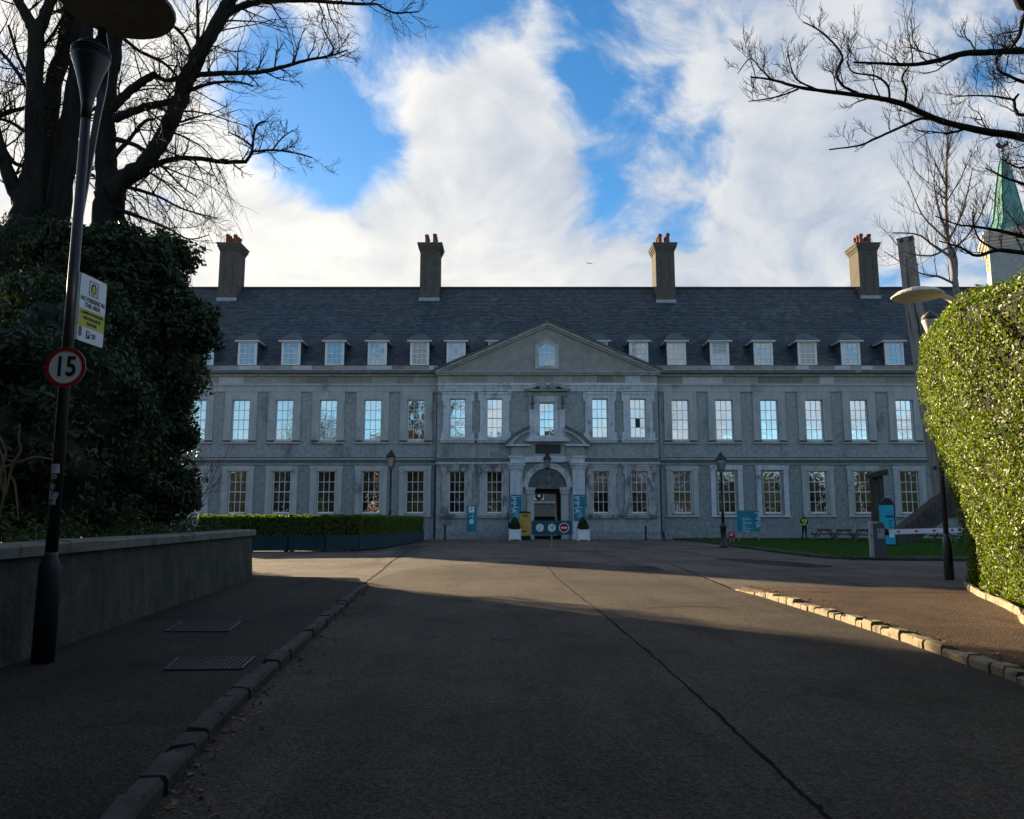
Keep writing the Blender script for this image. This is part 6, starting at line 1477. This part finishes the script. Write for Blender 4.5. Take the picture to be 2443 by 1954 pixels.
# car park barrier
q = G(2096,1335); t = thing('barrier_gate', 'grey car park barrier with red and white boom lowered to the right', 'barrier', (q.x,q.y,0), R(-18))
hb_ = at(2090,1245,q.y).z; wB = 32/F*q.y
m = MB(); m.prism([(-wB/2,0),(wB/2,0),(wB/2,hb_-.14),(wB/2-.05,hb_-.05),(wB/2-.16,hb_),(-wB/2+.05,hb_),(-wB/2,hb_-.05)], -.26,.26); m.obj('cabinet', MT['barrier'], t)
m = MB(); m.prism([(-wB/2-.012,0),(-wB/2+.10,0),(-wB/2+.10,hb_-.08),(wB/2-.18,hb_-.03),(wB/2-.2,hb_+.012),(-wB/2+.05,hb_+.012),(-wB/2-.012,hb_-.05)], -.272,.262); m.obj('light_trim', MT['barrier_lt'], t)
m = MB(); m.box(-.02,.22,-.278,-.262,hb_-.62,hb_-.25); m.obj('notice', MT['barrier_lt'], t); text(t, 'A1', .15, MT['signblack'], .10, -.281, hb_-.36); text(t, 'R', .12, MT['signblack'], -wB/2+.04, -.276, hb_-.52)
bz = at(2120,1269,q.y).z; m = MB(); m.tube([(wB/2-.02,-.05,bz),(wB/2+.14,-.05,bz)], .13, 14); m.obj('pivot', MT['signblack'], t)
boom = thing('boom', '', '') if False else None
m = MB(); e = Vector((5.4,-.05+1.0,bz+.16)); s0_ = Vector((wB/2+.10,-.05,bz)); m.bar(s0_, e, .06, .19); bm_ = m.obj('boom', MT['signwhite'], t)
d_ = (e-s0_); 
m = MB(); m.bar(s0_+Vector((0,0,.10)), e+Vector((0,0,.10)), .062, .014); m.obj('red_edge', MT['signred'], bm_)
for k in range(8): p = s0_+d_*((k+.62)/8); m = MB(); m.box(p.x-.05,p.x+.05,p.y-.04,p.y+.035,p.z-.032,p.z+.032); m.obj('reflector', MT['signred'], bm_)

# ================================================================== timber sculpture
DT = 50.0
ts = thing('timber_sculpture', 'giant bolted weathered timber sculpture leaning up behind the hedge', 'sculpture', at(2170,1302,DT)); ts.location.z = .05
tl = ts.location
def tbeam(name, pxs, wid, dep, mat, D=DT, twist=0.0):
    S = smooth([at(u,v,D)-tl for u, v in pxs], 5); mb = MB(); vs = []; fs = []; n = len(S); fr = []
    rj = random.Random(int(pxs[0][0]))
    for i, p in enumerate(S):
        t_ = (S[min(i+1,n-1)]-S[max(i-1,0)]).normalized(); sx = Vector((math.cos(twist),math.sin(twist),0)); sx = (sx-t_*sx.dot(t_)).normalized(); sy = t_.cross(sx).normalized()
        if sy.y < 0: sy = -sy
        w = wid[0]+(wid[1]-wid[0])*i/(n-1); dp = dep[0]+(dep[1]-dep[0])*i/(n-1); c = .03; w += rj.uniform(-.015,.015); fr.append((p, sx, sy, w/2, dp/2))
        for (a, b) in ((-1,-1+c),(-1+c,-1),(1-c,-1),(1,-1+c),(1,1-c),(1-c,1),(-1+c,1),(-1,1-c)): vs.append(p+sx*(a*w/2)+sy*(b*dp/2))
    for i in range(n-1):
        for k in range(8): fs.append((8*i+k,8*i+(k+1)%8,8*i+8+(k+1)%8,8*i+8+k))
    fs += [tuple(range(7,-1,-1)), tuple(range(8*n-8,8*n))]; mb.add(vs, fs); return mb.obj(name, mat, ts), fr
TWI = R(58)
_, fu = tbeam('upright_beam', [(2262,1235),(2248,1150),(2232,1060),(2214,950),(2198,840),(2182,740),(2170,650),(2160,572)], (1.15,.92), (1.2,.95), MT['timber'], DT, TWI)
_, fd = tbeam('sloping_beam', [(2132,1297),(2165,1272),(2205,1240),(2262,1196),(2310,1156)], (1.15,1.25), (1.1,1.2), MT['timber_dk'], DT-.6, R(0))
m = MB(); p, sx, sy, a, b = fu[-1]; m.add([p+sx*(i*(a+.03))+sy*(j*(b+.03))+Vector((0,0,z)) for z in (.0,.05) for (i,j) in ((-1,-1),(1,-1),(1,1),(-1,1))], [(3,2,1,0),(4,5,6,7),(0,1,5,4),(1,2,6,5),(2,3,7,6),(3,0,4,7)]); m.obj('lead_cap', MT['timber_dk'], ts)
tbeam('rear_beam', [(2097,1294),(2095,1240),(2093,1180),(2090,1135)], (.55,.62), (.6,.6), MT['timber_dk'], DT+3, R(20))
tbeam('crosspiece', [(2072,1137),(2090,1131),(2114,1127)], (.25,.4), (.5,.6), MT['timber_dk'], DT+2.6)
def on_face(fr, f, face, off):
    i = min(int(f*(len(fr)-1)), len(fr)-2); t = f*(len(fr)-1)-i; P_ = lambda k: (fr[k][0]-fr[k][1]*fr[k][3]+fr[k][2]*off*fr[k][4]) if face == 'B' else (fr[k][0]-fr[k][2]*fr[k][4]+fr[k][1]*off*fr[k][3])
    nrm = -fr[i][1] if face == 'B' else -fr[i][2]; return P_(i).lerp(P_(i+1), t), nrm
def bolt(fr, f, face, off, r=.13):
    p, n = on_face(fr, f, face, off); m = MB(); m.tube([p-n*.1, p+n*.03], r, 10); m.obj('bolt', MT['black'], ts)
for a in ((fu,.05,'A',-.3),(fu,.05,'A',.4),(fu,.12,'B',-.2),(fu,.17,'A',.1),(fu,.2,'B',.4),(fu,.26,'B',-.4),(fu,.3,'A',.3),(fu,.985,'B',.4),(fu,.985,'B',-.7),(fu,.985,'A',0),(fd,.12,'A',.4),(fd,.3,'A',-.4),(fd,.33,'A',.5),(fd,.52,'A',-.45),(fd,.55,'A',.35),(fd,.72,'A',-.2),(fd,.75,'A',.6)): bolt(*a)
def split(fr, f0, f1, face, o0, o1, w):
    S = []; rs = []; r_ = random.Random(int(f0*100)); n = 14
    for k in range(n+1):
        p, nn = on_face(fr, f0+(f1-f0)*k/n, face, o0+(o1-o0)*k/n+r_.uniform(-.05,.05)); S.append(p-nn*.008); rs.append(w*math.sin(math.pi*(k+.4)/(n+.8)))
    m = MB(); m.tube(S, rs, 5); m.obj('split', MT['signblack'], ts)
for a in ((.70,.93,'B',.3,.1,.045),(.55,.80,'B',-.3,-.1,.055),(.20,.58,'B',.1,-.35,.05),(.6,.95,'A',-.2,.1,.03),(.3,.6,'A',.2,-.1,.04),(.62,.72,'B',.7,.6,.03)): split(fu, *a)
for a in ((.1,.5,'A',.1,.0,.03),(.4,.9,'A',-.1,.15,.03)): split(fd, *a)

# ================================================================== person by the wall
def person():
    p = G(1919,1286.5); y = min(p.y, 60.0); x = at(1919,1262,y).x; t = thing('person', 'person in a yellow hi-vis vest and dark trousers standing by the wall', 'person', (x,y,.09), R(8))
    def skin(name, joints, edges, mat, par=None, sub=2):
        me = bpy.data.meshes.new(name); me.from_pydata([j[:3] for j in joints], edges, []); o = bpy.data.objects.new(name, me); COL.objects.link(o); o.parent = par or t
        md = o.modifiers.new('skin','SKIN'); ss = o.modifiers.new('sub','SUBSURF'); ss.levels = ss.render_levels = sub
        for i, j in enumerate(joints): me.skin_vertices[0].data[i].radius = (j[3], j[4] if len(j) > 4 else j[3])
        me.skin_vertices[0].data[0].use_root = True; me.materials.append(mat); return o
    J = [(0,0,.95,.16,.12),(0,0,1.12,.155,.11),(0,0,1.32,.18,.12),(0,-.01,1.45,.13,.09),(0,-.02,1.53,.055),(0,-.05,1.60,.075,.085),(0,-.06,1.70,.085,.10),(0,-.05,1.77,.05,.06),
         (.10,0,.88,.10),(.11,-.02,.50,.068),(.12,.03,.10,.045),(.13,-.12,.045,.04),(-.10,0,.88,.10),(-.12,-.01,.50,.068),(-.15,.03,.10,.045),(-.17,-.12,.045,.04),
         (.20,0,1.42,.07),(.28,-.02,1.18,.055),(.14,-.20,1.10,.042),(.02,-.24,1.14,.038),(-.20,0,1.42,.07),(-.28,-.02,1.18,.055),(-.15,-.20,1.20,.042),(-.05,-.25,1.42,.036)]
    E = [(0,1),(1,2),(2,3),(3,4),(4,5),(5,6),(6,7),(0,8),(8,9),(9,10),(10,11),(0,12),(12,13),(13,14),(14,15),(3,16),(16,17),(17,18),(18,19),(3,20),(20,21),(21,22),(22,23)]
    body = skin('body', J, E, MT['cloth'])
    # skin and hair
    m = MB(); blob(m, (0,-.06,1.68), (.083,.10,.118), 1, .03, 3); hd = m.obj('head', MT['skin'], t, True)
    m = MB(); blob(m, (0,-.035,1.725), (.09,.105,.10), 2, .05, 3); m.v = [v for v in m.v]; m.obj('hair', MT['hair'], t, True)
    m = MB(); blob(m, (0,-.165,1.67), (.014,.022,.022), 1, 0, 1)
    for s_ in (-1,1): blob(m, (s_*.085,-.05,1.67), (.012,.025,.035), 1, 0, 1)
    m.obj('nose_and_ears', MT['skin'], t, True)
    m = MB()
    for s_ in (-1,1): blob(m, (s_*.032,-.15,1.695), (.012,.008,.008), 1, 0, 1)
    m.box(-.025,.025,-.158,-.15,1.625,1.632); m.obj('eyes_and_mouth', MT['signblack'], t)
    for (px_, dx) in (((.0,-.255,1.145),1), ((-.045,-.26,1.45),-1)):
        m = MB(); c = Vector(px_); blob(m, c, (.04,.02,.045), 1, .05, 2)
        for k in range(4): m.tube([c+Vector((-.03+.02*k,-.005,.02)), c+Vector((-.035+.022*k,-.02,.065-.006*abs(k-1.5))), c+Vector((-.035+.022*k,-.03,.085-.006*abs(k-1.5)))], [.010,.009,.007], 6)
        m.tube([c+Vector((dx*.03,0,-.01)), c+Vector((dx*.06,-.01,.02)), c+Vector((dx*.065,-.012,.04))], [.011,.010,.008], 6); m.obj('hand', MT['skin'], t, True)
    m = MB(); m.lathe([(.17,.98),(.19,1.05),(.19,1.2),(.205,1.32),(.19,1.42),(.12,1.49)], 16, cap=False); m.v = [(v[0],v[1]*.74,v[2]) for v in m.v]; vt = m.obj('vest', MT['hivis'], t, True); vt.modifiers.new('s','SOLIDIFY').thickness = .01
    m = MB(); m.lathe([(.196,1.12),(.198,1.15),(.197,1.18)], 16, cap=False); m.v = [(v[0]*1.03,v[1]*.77,v[2]) for v in m.v]; m.obj('reflective_band', MT['signwhite'], t, True)
person()
# gull
p = at(1405,629,120); t = thing('gull', 'small gull gliding in front of the pale cloud above the roof', 'bird', p, R(20)); m = MB(); m.tube([(0,-.25,0),(0,-.1,.02),(0,.1,.02),(0,.3,0)], [.02,.08,.07,.01], 8); m.obj('body', MT['signgrey'], t, True)
for s_ in (-1,1): m = MB(); m.prism([(0,.02),(s_*.28,.14),(s_*.6,.06),(s_*.6,.04),(s_*.28,.10),(0,-.02)], -.08,.08); m.obj('wing', MT['signgrey'], t)
# stray leaves and twigs in the gutter
lr = np.random.default_rng(12); Pl = []
for k in range(260):
    i = lr.integers(0, len(klS)-1); q = klS[i].lerp(klS[i+1], lr.random()); Pl.append((q.x+lr.exponential(.10)+.02, q.y, .012))
for k in range(160):
    i = lr.integers(0, len(krS)-1); q = krS[i].lerp(krS[i+1], lr.random()); Pl.append((q.x+.20+lr.exponential(.12), q.y, .097))
for k in range(50): q = G(lr.uniform(1750,2440), lr.uniform(1420,1640)); Pl.append((q.x,q.y,.10 if False else .012)) if False else None
lo = link('leaf_litter', leaf_mesh('leaf_litter', np.array(Pl), np.tile((0,0,1),(len(Pl),1)), .06, leafmat('dead_leaf', (0.10,0.06,0.03), (0.22,0.15,0.07), .7, .1, .2), .5, 3, .35)); lo['kind'] = 'stuff'; lo['label'] = 'scattered dead leaves in the gutters along the kerbs'
